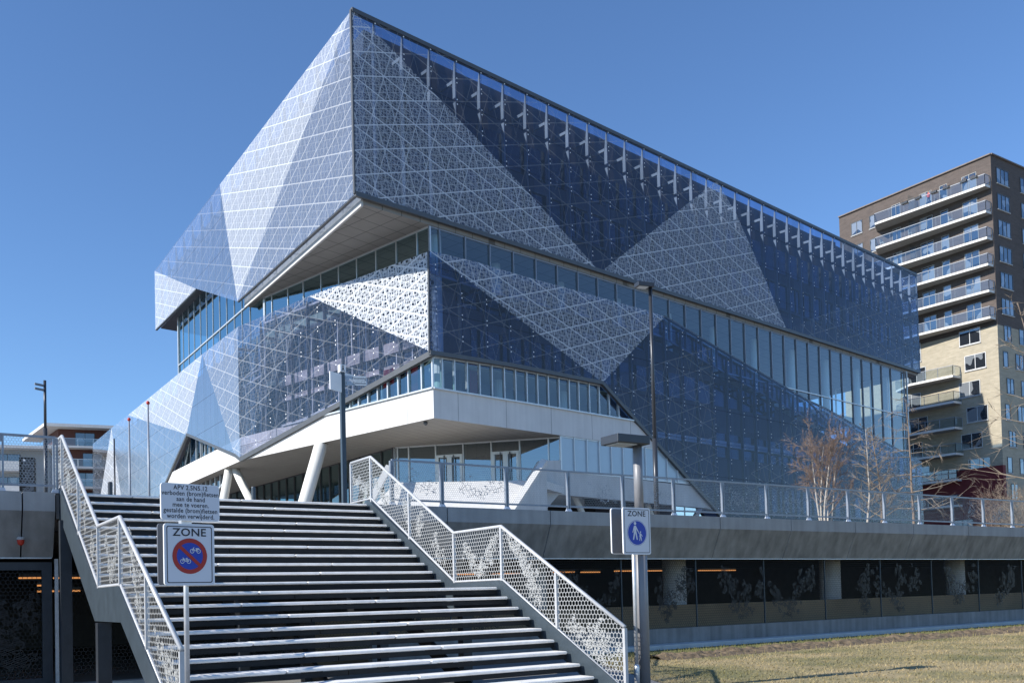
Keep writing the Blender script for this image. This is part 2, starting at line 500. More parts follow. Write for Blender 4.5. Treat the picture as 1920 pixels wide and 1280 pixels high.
M['g_plain'] = facade('sunlit_printed_glass_plain', PALE, 0.08, 0.06, 0.05, 0.05, base=0.28, veil=0.06, dots=False, rough=0.22)
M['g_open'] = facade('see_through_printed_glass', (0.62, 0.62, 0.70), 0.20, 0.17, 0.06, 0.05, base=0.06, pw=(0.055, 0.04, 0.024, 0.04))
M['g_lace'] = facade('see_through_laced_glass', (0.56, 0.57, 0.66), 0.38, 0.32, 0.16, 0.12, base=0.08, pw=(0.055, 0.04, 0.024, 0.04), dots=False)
M['soffit'] = grid_surface('soffit_panels', (0.27, 0.258, 0.24), (0.11, 0.105, 0.10), 1.2, 1.2, 0.05, ang=48, uvmode=False)
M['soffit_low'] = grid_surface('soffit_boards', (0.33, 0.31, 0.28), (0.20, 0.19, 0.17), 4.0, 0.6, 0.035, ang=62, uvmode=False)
M['brick_dark'] = brick('dark_brown_brick', (0.085, 0.066, 0.058), (0.115, 0.088, 0.076), (0.12, 0.108, 0.10))
M['brick_yel'] = brick('yellow_brick', (0.37, 0.325, 0.235), (0.44, 0.385, 0.285), (0.40, 0.37, 0.31))
M['brick_red'] = brick('dark_red_cladding', (0.115, 0.016, 0.018), (0.10, 0.014, 0.016), (0.08, 0.02, 0.02))
M['render_red'] = solid('red_brown_cladding', (0.13, 0.05, 0.038), 0.8, var=0.15)
M['render_grey'] = solid('grey_brown_wall', (0.20, 0.17, 0.155), 0.85, var=0.15)
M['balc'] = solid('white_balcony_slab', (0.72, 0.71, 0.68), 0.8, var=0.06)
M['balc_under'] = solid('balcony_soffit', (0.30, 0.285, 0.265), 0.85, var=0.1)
M['balc_glass'] = glass('balcony_glass', (0.68, 0.74, 0.76), 0.14, 0.6)
M['sign_white'] = solid('white_retroreflective', (0.70, 0.70, 0.73), 0.45, var=0.02, scale=2)
M['sign_edge'] = solid('sign_plate_edge', (0.82, 0.82, 0.82), 0.4, var=0.03)
M['sign_black'] = solid('sign_black', (0.012, 0.012, 0.02), 0.5, var=0.02)
M['sign_red'] = solid('sign_red', (0.42, 0.022, 0.012), 0.45, var=0.03)
M['sign_blue'] = solid('sign_blue', (0.012, 0.05, 0.40), 0.45, var=0.03)
M['sign_back'] = solid('sign_back_grey', (0.16, 0.17, 0.19), 0.5, 0.3, var=0.05)
M['sign_grey'] = solid('wayfinding_grey_plate', (0.34, 0.42, 0.50), 0.5, var=0.03)
M['hex'] = hexmesh('expanded_metal', 0.075, 0.0125, (0.36, 0.37, 0.37), 0.5, 0.2)
M['hex_far'] = hexmesh('woven_wire', 0.052, 0.0048, (0.40, 0.42, 0.44), 0.5, 0.4)
M['hex_dark'] = hexmesh('dark_woven_wire', 0.075, 0.007, (0.035, 0.038, 0.042), 0.6, 0.3)
M['orn'] = cellmesh('wire_ornament', 14.0, (0.50, 0.51, 0.50), 0.09)
M['orn_far'] = cellmesh('wire_ornament_grey', 11.0, (0.36, 0.38, 0.41), 0.03, hatch_on=False)
M['orn_dark'] = cellmesh('wire_ornament_dim', 13.0, (0.022, 0.0235, 0.026), 0.05)
M['bark'] = solid('grey_brown_bark', (0.21, 0.16, 0.125), 0.9, var=0.3, scale=8)
M['bark_pale'] = solid('pale_bark', (0.42, 0.38, 0.33), 0.85, var=0.35, scale=9)
M['twig_red'] = solid('reddish_twigs', (0.19, 0.135, 0.105), 0.9, var=0.25, scale=3)
M['twig'] = solid('ochre_twigs', (0.23, 0.185, 0.14), 0.9, var=0.25, scale=3)
M['int_olive'] = solid('olive_ceiling', (0.40, 0.39, 0.31), 0.9, var=0.05)
M['tube'] = emit('warm_tube_light', (1.0, 0.42, 0.14), 0.48)
M['plaza'] = grid_surface('plaza_paving', (0.30, 0.29, 0.28), (0.18, 0.17, 0.16), 0.6, 0.6, 0.02, uvmode=False, ang=56.5)
M['ground'] = solid('grey_paving', (0.24, 0.235, 0.225), 0.9, var=0.2, scale=1.5, bump=0.2)
M['red'] = solid('red_paint', (0.45, 0.03, 0.015), 0.4, var=0.05)
M['skin'] = solid('skin', (0.45, 0.28, 0.2), 0.6, var=0.03)
M['red_cloth'] = solid('red_jacket', (0.50, 0.06, 0.05), 0.85, var=0.1)
M['jeans'] = solid('blue_jeans', (0.05, 0.07, 0.14), 0.85, var=0.1)
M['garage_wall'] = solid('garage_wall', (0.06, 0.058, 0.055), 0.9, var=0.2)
M['lawn_reflection'] = solid('tan_lawn_reflection', (0.27, 0.19, 0.105), 0.7, var=0.2, scale=0.7)  # reflection of the sunlit lawn in the garage glass, put into the colour
M['chair_white'] = solid('white_plastic', (0.7, 0.7, 0.7), 0.5)


def lawn_mat():
    mt, nt = nt_new('dry_lawn')
    out = N(nt, 'ShaderNodeOutputMaterial')
    bs = N(nt, 'ShaderNodeBsdfPrincipled', ins={'Roughness': 0.95})
    nt.links.new(bs.outputs[0], out.inputs[0])
    tc = N(nt, 'ShaderNodeTexCoord')
    n1 = N(nt, 'ShaderNodeTexNoise', ins={'Vector': tc.outputs['Object'], 'Scale': 0.45, 'Detail': 5.0, 'Roughness': 0.6})
    n2 = N(nt, 'ShaderNodeTexNoise', ins={'Vector': tc.outputs['Object'], 'Scale': 14.0, 'Detail': 4.0, 'Roughness': 0.7})
    cr = N(nt, 'ShaderNodeValToRGB', ins={0: n1.outputs['Fac']})
    cr.color_ramp.elements[0].position = 0.38; cr.color_ramp.elements[0].color = (0.20, 0.185, 0.08, 1)
    cr.color_ramp.elements[1].position = 0.60; cr.color_ramp.elements[1].color = (0.40, 0.315, 0.165, 1)
    mr = N(nt, 'ShaderNodeMapRange', ins={'Value': n2.outputs['Fac'], 'From Min': 0.3, 'From Max': 0.7, 'To Min': 0.72, 'To Max': 1.22})
    dp = N(nt, 'ShaderNodeVectorMath', operation='DOT_PRODUCT'); nt.links.new(tc.outputs['Object'], dp.inputs[0])
    dp.inputs[1].default_value = (cos(radians(56.5)), -sin(radians(56.5)), 0)
    dist = MA(nt, 'SUBTRACT', dp.outputs['Value'], -2.98 * cos(radians(56.5)) - 19.5 * sin(radians(56.5)))
    gm = N(nt, 'ShaderNodeMapRange', ins={'Value': MA(nt, 'ADD', dist, MA(nt, 'MULTIPLY', n1.outputs['Fac'], 2.2)), 'From Min': 2.1, 'From Max': 3.3, 'To Min': 0.75, 'To Max': 0.0})
    gmx = N(nt, 'ShaderNodeMix', data_type='RGBA'); nt.links.new(gm.outputs[0], gmx.inputs[0]); nt.links.new(cr.outputs[0], gmx.inputs[6]); gmx.inputs[7].default_value = (0.13, 0.15, 0.05, 1)
    sc_ = N(nt, 'ShaderNodeVectorMath', operation='SCALE')
    nt.links.new(gmx.outputs[2], sc_.inputs[0]); nt.links.new(mr.outputs[0], sc_.inputs['Scale'])
    nt.links.new(sc_.outputs[0], bs.inputs['Base Color'])
    bp = N(nt, 'ShaderNodeBump', ins={'Height': n2.outputs['Fac'], 'Strength': 0.8, 'Distance': 0.04})
    nt.links.new(bp.outputs[0], bs.inputs['Normal'])
    return mt


M['lawn'] = lawn_mat()
M['blade'] = lawn_mat()
M['soil'] = solid('bare_soil', (0.14, 0.105, 0.068), 0.95, var=0.6, scale=7, bump=1.0, bscale=16)

M['orn_cab'] = cellmesh('cabinet_pattern', 14.0, (0.09, 0.10, 0.115), 0.10)
M['redbase'] = solid('dark_red_base', (0.16, 0.018, 0.02), 0.7, var=0.12)
M['render_pale'] = solid('pale_render', (0.42, 0.42, 0.40), 0.85, var=0.1)
M['conc_frame'] = solid('grey_door_frame', (0.30, 0.30, 0.29), 0.6)

# ------------------------------------------------------------------ light
SUN_H = Vector((-0.88, -0.475, 0)).normalized()
SUN_EL = radians(31)
w = bpy.data.worlds.new("World"); SC.world = w; w.use_nodes = True
wn = w.node_tree; wn.nodes.clear()
wo = wn.nodes.new('ShaderNodeOutputWorld'); bg = wn.nodes.new('ShaderNodeBackground')
sky = wn.nodes.new('ShaderNodeTexSky'); sky.sky_type = 'NISHITA'; sky.sun_disc = False
sky.sun_elevation = SUN_EL
sky.sun_rotation = math.atan2(SUN_H.x, SUN_H.y)
sky.altitude = 0; sky.air_density = 1.0; sky.dust_density = 0.0; sky.ozone_density = 4.0
skm = wn.nodes.new('ShaderNodeMix'); skm.data_type = 'RGBA'; skm.blend_type = 'MULTIPLY'; skm.inputs[0].default_value = 1.0
skm.inputs[7].default_value = (0.71, 0.84, 0.985, 1)
wn.links.new(sky.outputs[0], skm.inputs[6]); wn.links.new(skm.outputs[2], bg.inputs[0]); bg.inputs[1].default_value = 0.128
wn.links.new(bg.outputs[0], wo.inputs[0])
sl = bpy.data.lights.new("sun", 'SUN'); sl.energy = 4.3; sl.angle = radians(0.5); sl.color = (1.0, 0.95, 0.87)
so = bpy.data.objects.new("sun", sl); COL.objects.link(so)
sdir = (SUN_H * cos(SUN_EL) + Vector((0, 0, sin(SUN_EL)))).normalized()
so.rotation_euler = sdir.to_track_quat('Z', 'Y').to_euler()
so.location = (-40, -10, 60)
SC.view_settings.view_transform = 'Standard'; SC.view_settings.look = 'None'
SC.view_settings.exposure = 0.55; SC.view_settings.gamma = 1.0
cy = SC.cycles
cy.max_bounces = 10; cy.diffuse_bounces = 3; cy.glossy_bounces = 4; cy.transmission_bounces = 6
cy.transparent_max_bounces = 24
cy.caustics_reflective = False; cy.caustics_refractive = False
cy.use_denoising = True
try:
    cy.denoiser = 'OPENIMAGEDENOISE'; cy.denoising_prefilter = 'ACCURATE'
except Exception: pass



def isect(p, q):
    """plan intersection of two vertical planes"""
    d1, d2 = p.d, q.d
    den = d1.x * d2.y - d1.y * d2.x
    r_ = q.P - p.P
    t = (r_.x * d2.y - r_.y * d2.x) / den
    return p.P + d1 * t


def zrange(poly, s):
    """lowest and highest z of a polygon (s,z) at s"""
    zs = []
    n = len(poly)
    for i in range(n):
        (a, za), (b, zb) = poly[i], poly[(i + 1) % n]
        if (a <= s <= b) or (b <= s <= a):
            if abs(b - a) < 1e-6: zs += [za, zb]
            else: zs.append(za + (zb - za) * (s - a) / (b - a))
    return (min(zs), max(zs)) if len(zs) > 1 else None


# ================================================================== THE LIBRARY-LIKE GLASS BUILDING
ZP = 3.5                       # level of the raised square
A0 = (-7.37, 46.0)
RP = PL(A0, 48.0)              # long street face (in shade)
LP = PL(A0, -33.5, sg=-1)      # left face (sunlit)
sB = RP.px(806, 470)[0]
B0 = RP.pt(sB, 0)
GP = PL((B0.x, B0.y), -47.0, sg=-1)   # set-back face below the overhang
F0 = isect(GP, LP)
sF = (F0 - LP.P).dot(LP.d); gF = (F0 - GP.P).dot(GP.d)
ZT, ZB = 31.25, 21.85          # upper mesh top and bottom
LIB = thing('glass_office_building', 'large angular building wrapped in folded panels of white-patterned blue glass above the stairs', 'building', (8, 62, ZP))


def panel(pl, pts, mat, o=0.0, px=True, label=None):
    sz = pl.pxs(pts) if px else pts
    b = MB()
    b.poly([pl.pt(a, z, o) for a, z in sz], uvs=[(a, z) for a, z in sz])
    ob = b.build('facade_panel', mat, LIB, normals=False)
    if label: ob['label'] = label
    return sz


def snapz(pl, pts):
    """pixel points to plane coordinates; a third entry fixes the height"""
    out = []
    for p in pts:
        s_, z_ = pl.px(p[0], p[1])
        out.append((s_, p[2] if len(p) > 2 else z_))
    return out


sC = RP.px(1722, 600)[0]
# --- upper volume, street face
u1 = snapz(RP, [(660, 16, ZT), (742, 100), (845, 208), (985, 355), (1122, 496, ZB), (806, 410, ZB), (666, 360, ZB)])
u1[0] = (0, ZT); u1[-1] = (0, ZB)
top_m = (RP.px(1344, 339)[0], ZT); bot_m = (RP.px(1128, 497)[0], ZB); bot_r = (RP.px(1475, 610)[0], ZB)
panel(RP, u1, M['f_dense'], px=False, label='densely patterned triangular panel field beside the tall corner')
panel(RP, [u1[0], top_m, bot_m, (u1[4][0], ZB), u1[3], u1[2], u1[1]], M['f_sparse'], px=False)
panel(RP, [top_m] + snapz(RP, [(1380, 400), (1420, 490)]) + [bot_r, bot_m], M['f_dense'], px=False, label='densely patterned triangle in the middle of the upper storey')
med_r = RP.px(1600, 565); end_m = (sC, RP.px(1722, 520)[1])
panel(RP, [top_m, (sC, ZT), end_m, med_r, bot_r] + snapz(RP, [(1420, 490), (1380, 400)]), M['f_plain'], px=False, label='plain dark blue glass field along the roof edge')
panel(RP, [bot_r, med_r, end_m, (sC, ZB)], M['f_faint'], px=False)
# --- upper volume, left face
w_t = (LP.px(412, 348)[0], ZT); w_e = (LP.px(290, 512)[0], ZT)
zb2 = 26.0
w_n = LP.px(367, 541); w_n = (w_n[0], w_n[1]); w_b = (w_e[0], LP.px(291, 618)[1])
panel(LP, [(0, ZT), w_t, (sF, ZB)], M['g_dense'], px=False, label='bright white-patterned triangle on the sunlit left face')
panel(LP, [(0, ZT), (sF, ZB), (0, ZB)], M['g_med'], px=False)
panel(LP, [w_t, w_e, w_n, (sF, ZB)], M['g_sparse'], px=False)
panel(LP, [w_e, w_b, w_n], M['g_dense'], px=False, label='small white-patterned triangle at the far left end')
# --- lower volume, street face
b_t = RP.px(805, 470); b_b = RP.px(807, 660)
V = {k: RP.px(*p) for k, p in dict(t1=(836, 477), t2=(896, 492), t3=(986, 519), t4=(1067, 541), t5=(1146, 563), t6=(1214, 582), pk=(1247, 593),
     tip=(1130, 717), e1=(1336, 646), e2=(1515, 750), e3=(1637, 816), e4=(1728, 866), f0=(1351, 960), bm=(960, 684), dg=(1345, 957), e5=(1550, 766)).items()}
zg = ZP + 0.1
V['f0'] = (V['f0'][0], V['f0'][1])
sE = V['e4'][0]
panel(RP, [b_t, V['tip'], V['bm'], b_b], M['f_sparse'], px=False)
panel(RP, [b_t, V['t1'], V['t2'], V['t3'], V['t4'], V['t5'], V['t6'], V['pk'], V['tip']], M['f_dense'], px=False, label='densely patterned long triangle hanging over the lower windows')
panel(RP, [V['pk'], V['e1'], V['tip']], M['f_plain'], px=False)
panel(RP, [V['tip'], V['e1'], V['f0'], V['dg']], M['f_faint'], px=False)
V['fb'] = (V['f0'][0] + 3.2, zg)
panel(RP, [V['e1'], V['e2'], V['f0']], M['f_plain'], px=False)
V['g1'] = RP.px(1722, 962)
panel(RP, [V['e2'], V['g1'], (sE, zg), V['fb'], V['f0']], M['f_faint'], px=False)
panel(RP, [V['e2'], V['e5'], V['e3'], V['e4'], (sE, zg), V['g1']], M['f_lace'], px=False, label='lighter lace-patterned strip running down to the ground')
LOWR = [b_t, V['t1'], V['t2'], V['t3'], V['t4'], V['t5'], V['t6'], V['pk'], V['e1'], V['e2'], V['e3'], V['e4'], (sE, zg), V['fb'], V['dg'], V['tip'], V['bm'], b_b]
# --- lower volume, set-back left face
g_m = GP.px(580, 555); g_b = GP.px(807, 660); g_b = (0, b_b[1]); g_t = (0, b_t[1]); g_tip = (gF, LP.px(457, 858)[1])
g_f = (gF, LP.px(450, 609)[1])
g_in = GP.px(640, 590)
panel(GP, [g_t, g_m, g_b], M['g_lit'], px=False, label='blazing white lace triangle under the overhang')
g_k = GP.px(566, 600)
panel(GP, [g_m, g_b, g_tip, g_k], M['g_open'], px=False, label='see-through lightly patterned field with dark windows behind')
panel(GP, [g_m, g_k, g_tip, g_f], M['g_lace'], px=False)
LOWG = [g_t, g_m, g_f, g_tip, g_b]
# --- lower volume, far left face
l_f = (sF, g_f[1]); l_tip = (sF, g_tip[1])
Y = {k: LP.px(*p) for k, p in dict(a=(379, 664), b=(440, 853), c=(350, 814), d=(240, 778), e=(209, 802), f=(298, 932), g=(228, 938), h=(187, 938), i=(174, 832), j=(174, 938)).items()}
for k in 'fghj':
    Y[k + '0'] = (Y[k][0] + (1.2 if k == 'f' else 0), zg)
panel(LP, [l_f, Y['a'], Y['b'], l_tip], M['g_med'], px=False)
panel(LP, [Y['a'], Y['c'], Y['b']], M['g_plain'], px=False)
panel(LP, [Y['a'], Y['d'], Y['c']], M['g_dense'], px=False, label='white-patterned slanting triangle low on the left face')
panel(LP, [Y['d'], Y['e'], Y['g'], Y['g0'], Y['f0'], Y['f'], Y['c']], M['g_sparse'], px=False)
panel(LP, [Y['e'], Y['h'], Y['h0'], Y['g0'], Y['g']], M['g_dense'], px=False, label='narrow white-patterned triangle at the ground')
panel(LP, [Y['e'], Y['i'], Y['j'], Y['j0'], Y['h0'], Y['h']], M['g_open'], px=False, label='transparent end panels with flats showing through')
LOWL = [l_f, Y['a'], Y['d'], Y['e'], Y['i'], Y['j0'], Y['f0'], Y['f'], Y['c'], Y['b'], l_tip]

# --- solid volumes behind the glass
sR1 = RP.px(1699, 640)[0]      # end of the glazed body
sL1 = LP.px(314, 640)[0]
e_pl = PL(RP.pt(sR1, 0).to_2d(), -33.5)         # end face, runs back like the left face
Ri, Li = RP.sub(-1.4), LP.sub(-1.35)
cI = isect(Ri, Li)
rI = Ri.pt(sC - 0.8, 0); lI = Li.pt(w_e[0] - 0.6, 0)
bI = rI + LP.d * (w_e[0] - 2)
fI = Li.pt(sF + 0.6, 0)
fb = fI + RP.d * 30
b = MB()
b.prism([cI, rI, bI, fb, fI], ZB + 0.4, 31.5)
b.prism([fI, fb, bI, lI], 26.4, 31.49)
b.build('upper_wall', M['inner'], LIB)
b = MB()
cq = PL(RP.pt(sC, 0).to_2d(), -33.5)
b.prism([cq.pt(9, 0), cq.pt(34, 0), cq.pt(34, 0, -14), cq.pt(9, 0, -14)], 31.5, 37.4)
b.build('shadow_block', M['inner'], LIB)  # added rooftop block, out of view, that throws shade on the apartment tower
# dark glazed strips in the upper wall
for zz0, zz1, nm in ((24.2, 26.0, 'upper_window'), (27.0, 28.9, 'upper_window')):
    b = MB(); b.plbox(Ri, 2.5, sC - 3, zz0, zz1, 0.002, 0.06)
    o = b.build(nm, M['win_dark'], LIB)
b = MB()
for k in range(46):
    b.plbox(Ri, 3 + k * 1.3, 3.12 + k * 1.3, 24.1, 26.1, 0.062, 0.12)
b.plbox(Ri, 2.5, sC - 3, 26.1, 26.25, 0.062, 0.16); b.plbox(Ri, 2.5, sC - 3, 23.95, 24.1, 0.062, 0.16)
b.build('upper_window_frame', M['frame_dark'], LIB)
for zz0, zz1 in ((24.2, 26.0), (27.2, 28.8)):
    b = MB(); b.plbox(Li, 4, w_e[0] - 4, max(zz0, 26.6) if False else zz0, zz1, 0.002, 0.06) if zz0 > 26 else b.plbox(Li, 4, sF - 0.5, zz0, zz1, 0.002, 0.06)
    b.build('upper_window', M['win_dark'], LIB)
# overhang soffit
Rs, Ls = RP.sub(-0.25), LP.sub(-0.55)
cS = isect(Rs, Ls)
b = MB()
fS = Ls.pt(sF - 0.2, 0)
b.prism([cS, Rs.pt(sC - 0.2, 0), Rs.pt(sC - 0.2, 0) + LP.d * 38, fS + RP.d * 30, fS], ZB - 0.32, ZB + 0.25)
b.build('overhang_soffit', M['soffit'], LIB)
b = MB()
b.beam(cS + Vector((0, 0, ZB - 0.12)) - LP.n * -0.06, fS + Vector((0, 0, ZB - 0.12)) - LP.n * -0.06, 0.12, 0.62)
b.build('overhang_fascia', M['conc_wall'], LIB)
b = MB()
Ls2 = LP.sub(-0.4)
b.prism([Ls2.pt(sF + 1, 0), Ls2.pt(w_e[0] - 0.3, 0), Ls2.pt(w_e[0] - 0.3, 0) + RP.d * 20, Ls2.pt(sF + 1, 0) + RP.d * 20], 26.05, 26.3)
b.build('overhang_soffit', M['inner'], LIB)


# edge profiles
def trim(pl, pts, w_=0.2, h_=0.2, mat='frame_dark', o=-0.08, name='edge_trim'):
    b = MB()
    for (a, b_) in zip(pts[:-1], pts[1:]):
        b.beam(pl.pt(a[0], a[1], o), pl.pt(b_[0], b_[1], o), w_, h_, up=pl.n)
    return b.build(name, M[mat], LIB)


trim(RP, [(0, ZT), (sC, ZT)], 0.22, 0.22)
trim(RP, [(0, ZT), (0, ZB)], 0.14, 0.14)
trim(RP, [(0, ZB), (sC, ZB)], 0.24, 0.2)
trim(RP, [(sC, ZB), (sC, ZT)], 0.1, 0.1)
trim(LP, [(0, ZB), (sF, ZB)], 0.12, 0.12)
trim(LP, [w_n, w_b], 0.18, 0.15)
trim(RP, [b_b, V['bm'], V['tip'], V['dg'], V['fb']], 0.22, 0.22)
trim(RP, [b_t, b_b], 0.1, 0.1)
trim(RP, [V['pk'], V['e1'], V['e2'], V['e5'], V['e3'], V['e4']], 0.14, 0.14)
trim(GP, [g_b, g_tip], 0.3, 0.24)
trim(LP, [l_tip, Y['b'], Y['c'], Y['f'], Y['f0']], 0.2, 0.2)
trim(RP, [V['e2'], V['g1']], 0.12, 0.12)


# fins that carry the glass
def fins(pl, ss, poly, arm=1.35, z_hi=None, mat='fin', trimz=0.15):
    for s_ in ss:
        zr = zrange(poly, s_)
        if not zr or zr[1] - zr[0] < 0.8: continue
        z0, z1 = zr[0] + 0.2, zr[1] - trimz
        b = MB()
        b.add([pl.pt(s_ + dx, z, o) for dx in (-0.035, 0.035) for z, o in ((z0, -0.12), (z0, -0.34), (z1 - 1.2, -0.36), (z1, -0.2), (z1, -0.12))],
              [(0, 1, 2, 3, 4), (9, 8, 7, 6, 5), (0, 5, 6, 1), (1, 6, 7, 2), (2, 7, 8, 3), (3, 8, 9, 4), (4, 9, 5, 0)])
        f_ = b.build('fin', M[mat], LIB)
        b = MB()
        za = z1 - 1.05
        b.plbox(pl, s_ - 0.05, s_ + 0.05, za - 0.09, za + 0.09, -1.39, -0.345)
        b.build('bracket', M[mat], f_)


UP_R = [(0, ZT), (sC, ZT), (sC, ZB), (0, ZB)]
fins(RP, [1.38 + 1.78 * k for k in range(35)], UP_R)
UP_L = [(0, ZT), w_e, w_b, w_n, (sF, ZB), (0, ZB)]
fins(LP, [2.6 + 2.6 * k for k in range(16)], UP_L)
fins(RP, [s_ for s_ in [1.38 + 1.78 * k for k in range(36)] if s_ > sB + 1], LOWR, mat='frame_dark')
fins(GP, [1.1 + 1.75 * k for k in range(10)], LOWG, mat='frame_dark')
fins(LP, [sF + 1.2 + 2.6 * k for k in range(14)], LOWL)


# --- curtain walls
def curtain_wall(pl, poly, ms, gmat, name='window_band', mw=0.07, md=0.14, mat='alu', transoms=(), fmat=None, fr=0.09):
    b = MB()
    n = len(poly)
    for i in range(n):
        p, q = poly[i], poly[(i + 1) % n]
        b.beam(pl.pt(p[0], p[1]), pl.pt(q[0], q[1]), 0.12, fr, up=pl.n)
    for zt in transoms:
        s0, s1 = min(p[0] for p in poly), max(p[0] for p in poly)
        b.beam(pl.pt(s0, zt, 0.02), pl.pt(s1, zt, 0.02), 0.12, 0.09, up=(0, 0, 1))
    fo = b.build(name, M[fmat or mat], LIB)
    b = MB(); b.poly([pl.pt(p[0], p[1]) for p in poly], uvs=[(p[0], p[1]) for p in poly])
    b.build('glass', gmat, fo, normals=False)
    for s_ in ms:
        zr = zrange(poly, s_)
        if not zr: continue
        b = MB(); b.plbox(pl, s_ - mw / 2, s_ + mw / 2, zr[0], zr[1], -md / 2, md / 2 + 0.03)
        b.build('mullion', M[mat], fo)
    return fo


Rg = RP.sub(-0.35); Gg = GP.sub(-0.3); Lg = LP.sub(-0.95)
bG = isect(Rg, Gg); sBg = (bG - Rg.P).dot(Rg.d); gBg = (bG - Gg.P).dot(Gg.d)
ZS1, ZS0 = 12.62, 11.05        # white band
low_edge = [V['e4'], V['e3'], V['e2'], V['e1'], V['pk'], V['t6'], V['t4'], V['t2'], b_t]
poly = [(sBg, ZB - 0.35), (sR1, ZB - 0.35), (sR1, V['e4'][1] - 2)] + [(p[0], p[1] - 1.3) for p in low_edge[1:-1]] + [(sBg, b_t[1] - 1.0)]
ms_px = [880, 925, 969, 1011, 1049, 1088, 1125, 1160, 1194, 1227, 1258, 1288, 1317, 1345, 1373]
ms = [RP.px(x, 520)[0] for x in ms_px]
stp = (ms[-1] - ms[0]) / 14
ms = [ms[0] + stp * k for k in range(-2, 29) if ms[0] + stp * k < sR1 - 0.3 and ms[0] + stp * k > sBg + 0.2]
curtain_wall(Rg, poly, ms, M['glass'], transoms=(), mw=0.06, mat='post_galv')
b = MB()
ztr = Rg.px(1600, 757)[1]
b.beam(Rg.pt(RP.px(1370, 640)[0], ztr, 0.05), Rg.pt(sR1, ztr, 0.05), 0.1, 0.08)
b.build('transom', M['alu'], LIB)
# set-back face strip
gE = (isect(Gg, Lg) - Gg.P).dot(Gg.d)
ms = [GP.px(x, y)[0] for x, y in [(503, 580), (533, 570), (562, 560), (595, 545), (628, 530), (662, 520), (698, 505), (736, 490), (775, 480)]]
curtain_wall(Gg, [(gBg, ZB - 0.35), (gE, ZB - 0.35), (gE, 19.8), (gBg, 19.8)], ms + [(gE - 0.1)], M['glass_sky'], mw=0.06, md=0.04)
# left face glass
sLg0 = (isect(Gg, Lg) - Lg.P).dot(Lg.d)
xs = [315.5, 324.6, 334.5, 344.3, 354.6, 365, 376.7, 388.3, 399.9, 412.5, 425.6, 439.7, 453.7, 468.8]
ys = [688 - (x - 314) * 0.863 for x in xs]
ms = [Lg.px(x, y)[0] for x, y in zip(xs, ys)]
curtain_wall(Lg, [(sLg0, 26.2), (sL1, 26.2), (sL1, ZS1), (sLg0, ZS1)], ms, M['glass_sky'], transoms=(21.9, 17.0), mw=0.05, md=0.03)
b = MB(); b.plbox(Lg, sL1 - 0.1, sL1 + 0.1, ZP, 26.3, -0.1, 0.1); b.build('corner_post', M['alu'], LIB)
# lower strip on the street face
bot2 = [(sBg, ZS1), (RP.px(1205, 792)[0], ZS1), (V['tip'][0] + 0.3, V['tip'][1] - 0.1), (V['bm'][0], V['bm'][1] - 0.1), (sBg, b_b[1] - 0.1)]
ms = [RP.px(x, 720)[0] for x in (835.6, 859, 882.5, 906, 929, 952, 973, 994, 1014, 1034, 1054, 1073, 1091, 1110.6, 1129, 1147.5, 1165)]
curtain_wall(Rg, bot2, ms, M['glass'], mw=0.07)
# lower strip on the set-back face
ms = [GP.px(x, 735)[0] for x in (785, 760, 741, 721, 702, 684, 666, 650)]
curtain_wall(Gg, [(gBg, b_b[1] - 0.15), (gBg, ZS1), (gF * 0.72, ZS1)], ms, M['glass_teal'], mw=0.08)
# windows under the raised flap on the far left face
ms = [sF + 1.2 + 1.3 * k for k in range(11)]
curtain_wall(Lg, [(sLg0, ZS1), (sLg0, 16.5), (Y['c'][0] + 1.5, 16.5), (Y['f'][0], ZS1 - 6), (Y['f'][0] - 2, ZS1 - 1.5)][:4], ms, M['win_dark'], mw=0.09)
# frosted strip under the white band
fz = RP.px(1057, 881)
Rf = RP.sub(-0.22)
fpoly = [(fz[0], ZS0 - 0.02), (RP.px(1240, 844)[0], ZS0 - 0.02), (RP.px(1302, 910)[0], fz[1]), (fz[0], fz[1])]
ms = [fz[0] + 1.12 * k for k in range(1, 14)]
curtain_wall(Rf, fpoly, ms, M['frost'], name='frosted_band', mw=0.05)
# end face glass
curtain_wall(e_pl, [(0.1, ZP + 0.2), (32, ZP + 0.2), (32, ZB - 0.35), (0.1, ZB - 0.35)], [2 * k for k in range(1, 16)], M['glass_clear'], mw=0.07, transoms=(ztr,))
c_pl = PL(RP.pt(sC, 0).to_2d(), -33.5)
b = MB(); q = [(0.02, ZB), (34, ZB), (34, ZT), (0.02, ZT)]
b.poly([c_pl.pt(*p) for p in q], uvs=q); b.build('facade_panel', M['f_faint'], LIB, normals=False)

# --- white concrete band with boarded underside
Rb, Gb, Lb = RP.sub(-0.12), GP.sub(-0.12), LP.sub(-0.12)
k1 = isect(Rb, Gb); k2 = isect(Gb, Lb)
s_end = RP.px(1190, 789)[0]
plan = [k1, Rb.pt(s_end, 0), Rb.pt(s_end, 0, -14), Rb.pt(sR1 - 16, 0, -16), Lb.pt(sL1, 0) + RP.d * 14, Lb.pt(Y['f'][0] - 0.5, 0), k2]
b = MB(); b.prism(plan, ZS0, ZS1, 0, 0, 1)
b.plprism(RP, [(s_end, ZS1), (RP.px(1242, 846)[0], ZS0), (s_end, ZS0)], -0.12, -3, 0)
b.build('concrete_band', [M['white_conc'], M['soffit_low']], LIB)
for x in (862, 952, 1036, 1112, 1184):
    s_ = RP.px(x, 770)[0]; b = MB(); b.plbox(Rb, s_ - 0.02, s_ + 0.02, ZS0 + 0.01, ZS1 - 0.01, -0.004, 0.004); b.build('joint', M['conc'], LIB)
for x in (761, 685):
    s_ = GP.px(x, 775)[0]; b = MB(); b.plbox(Gb, s_ - 0.02, s_ + 0.02, ZS0 + 0.01, ZS1 - 0.01, -0.004, 0.004); b.build('joint', M['conc'], LIB)
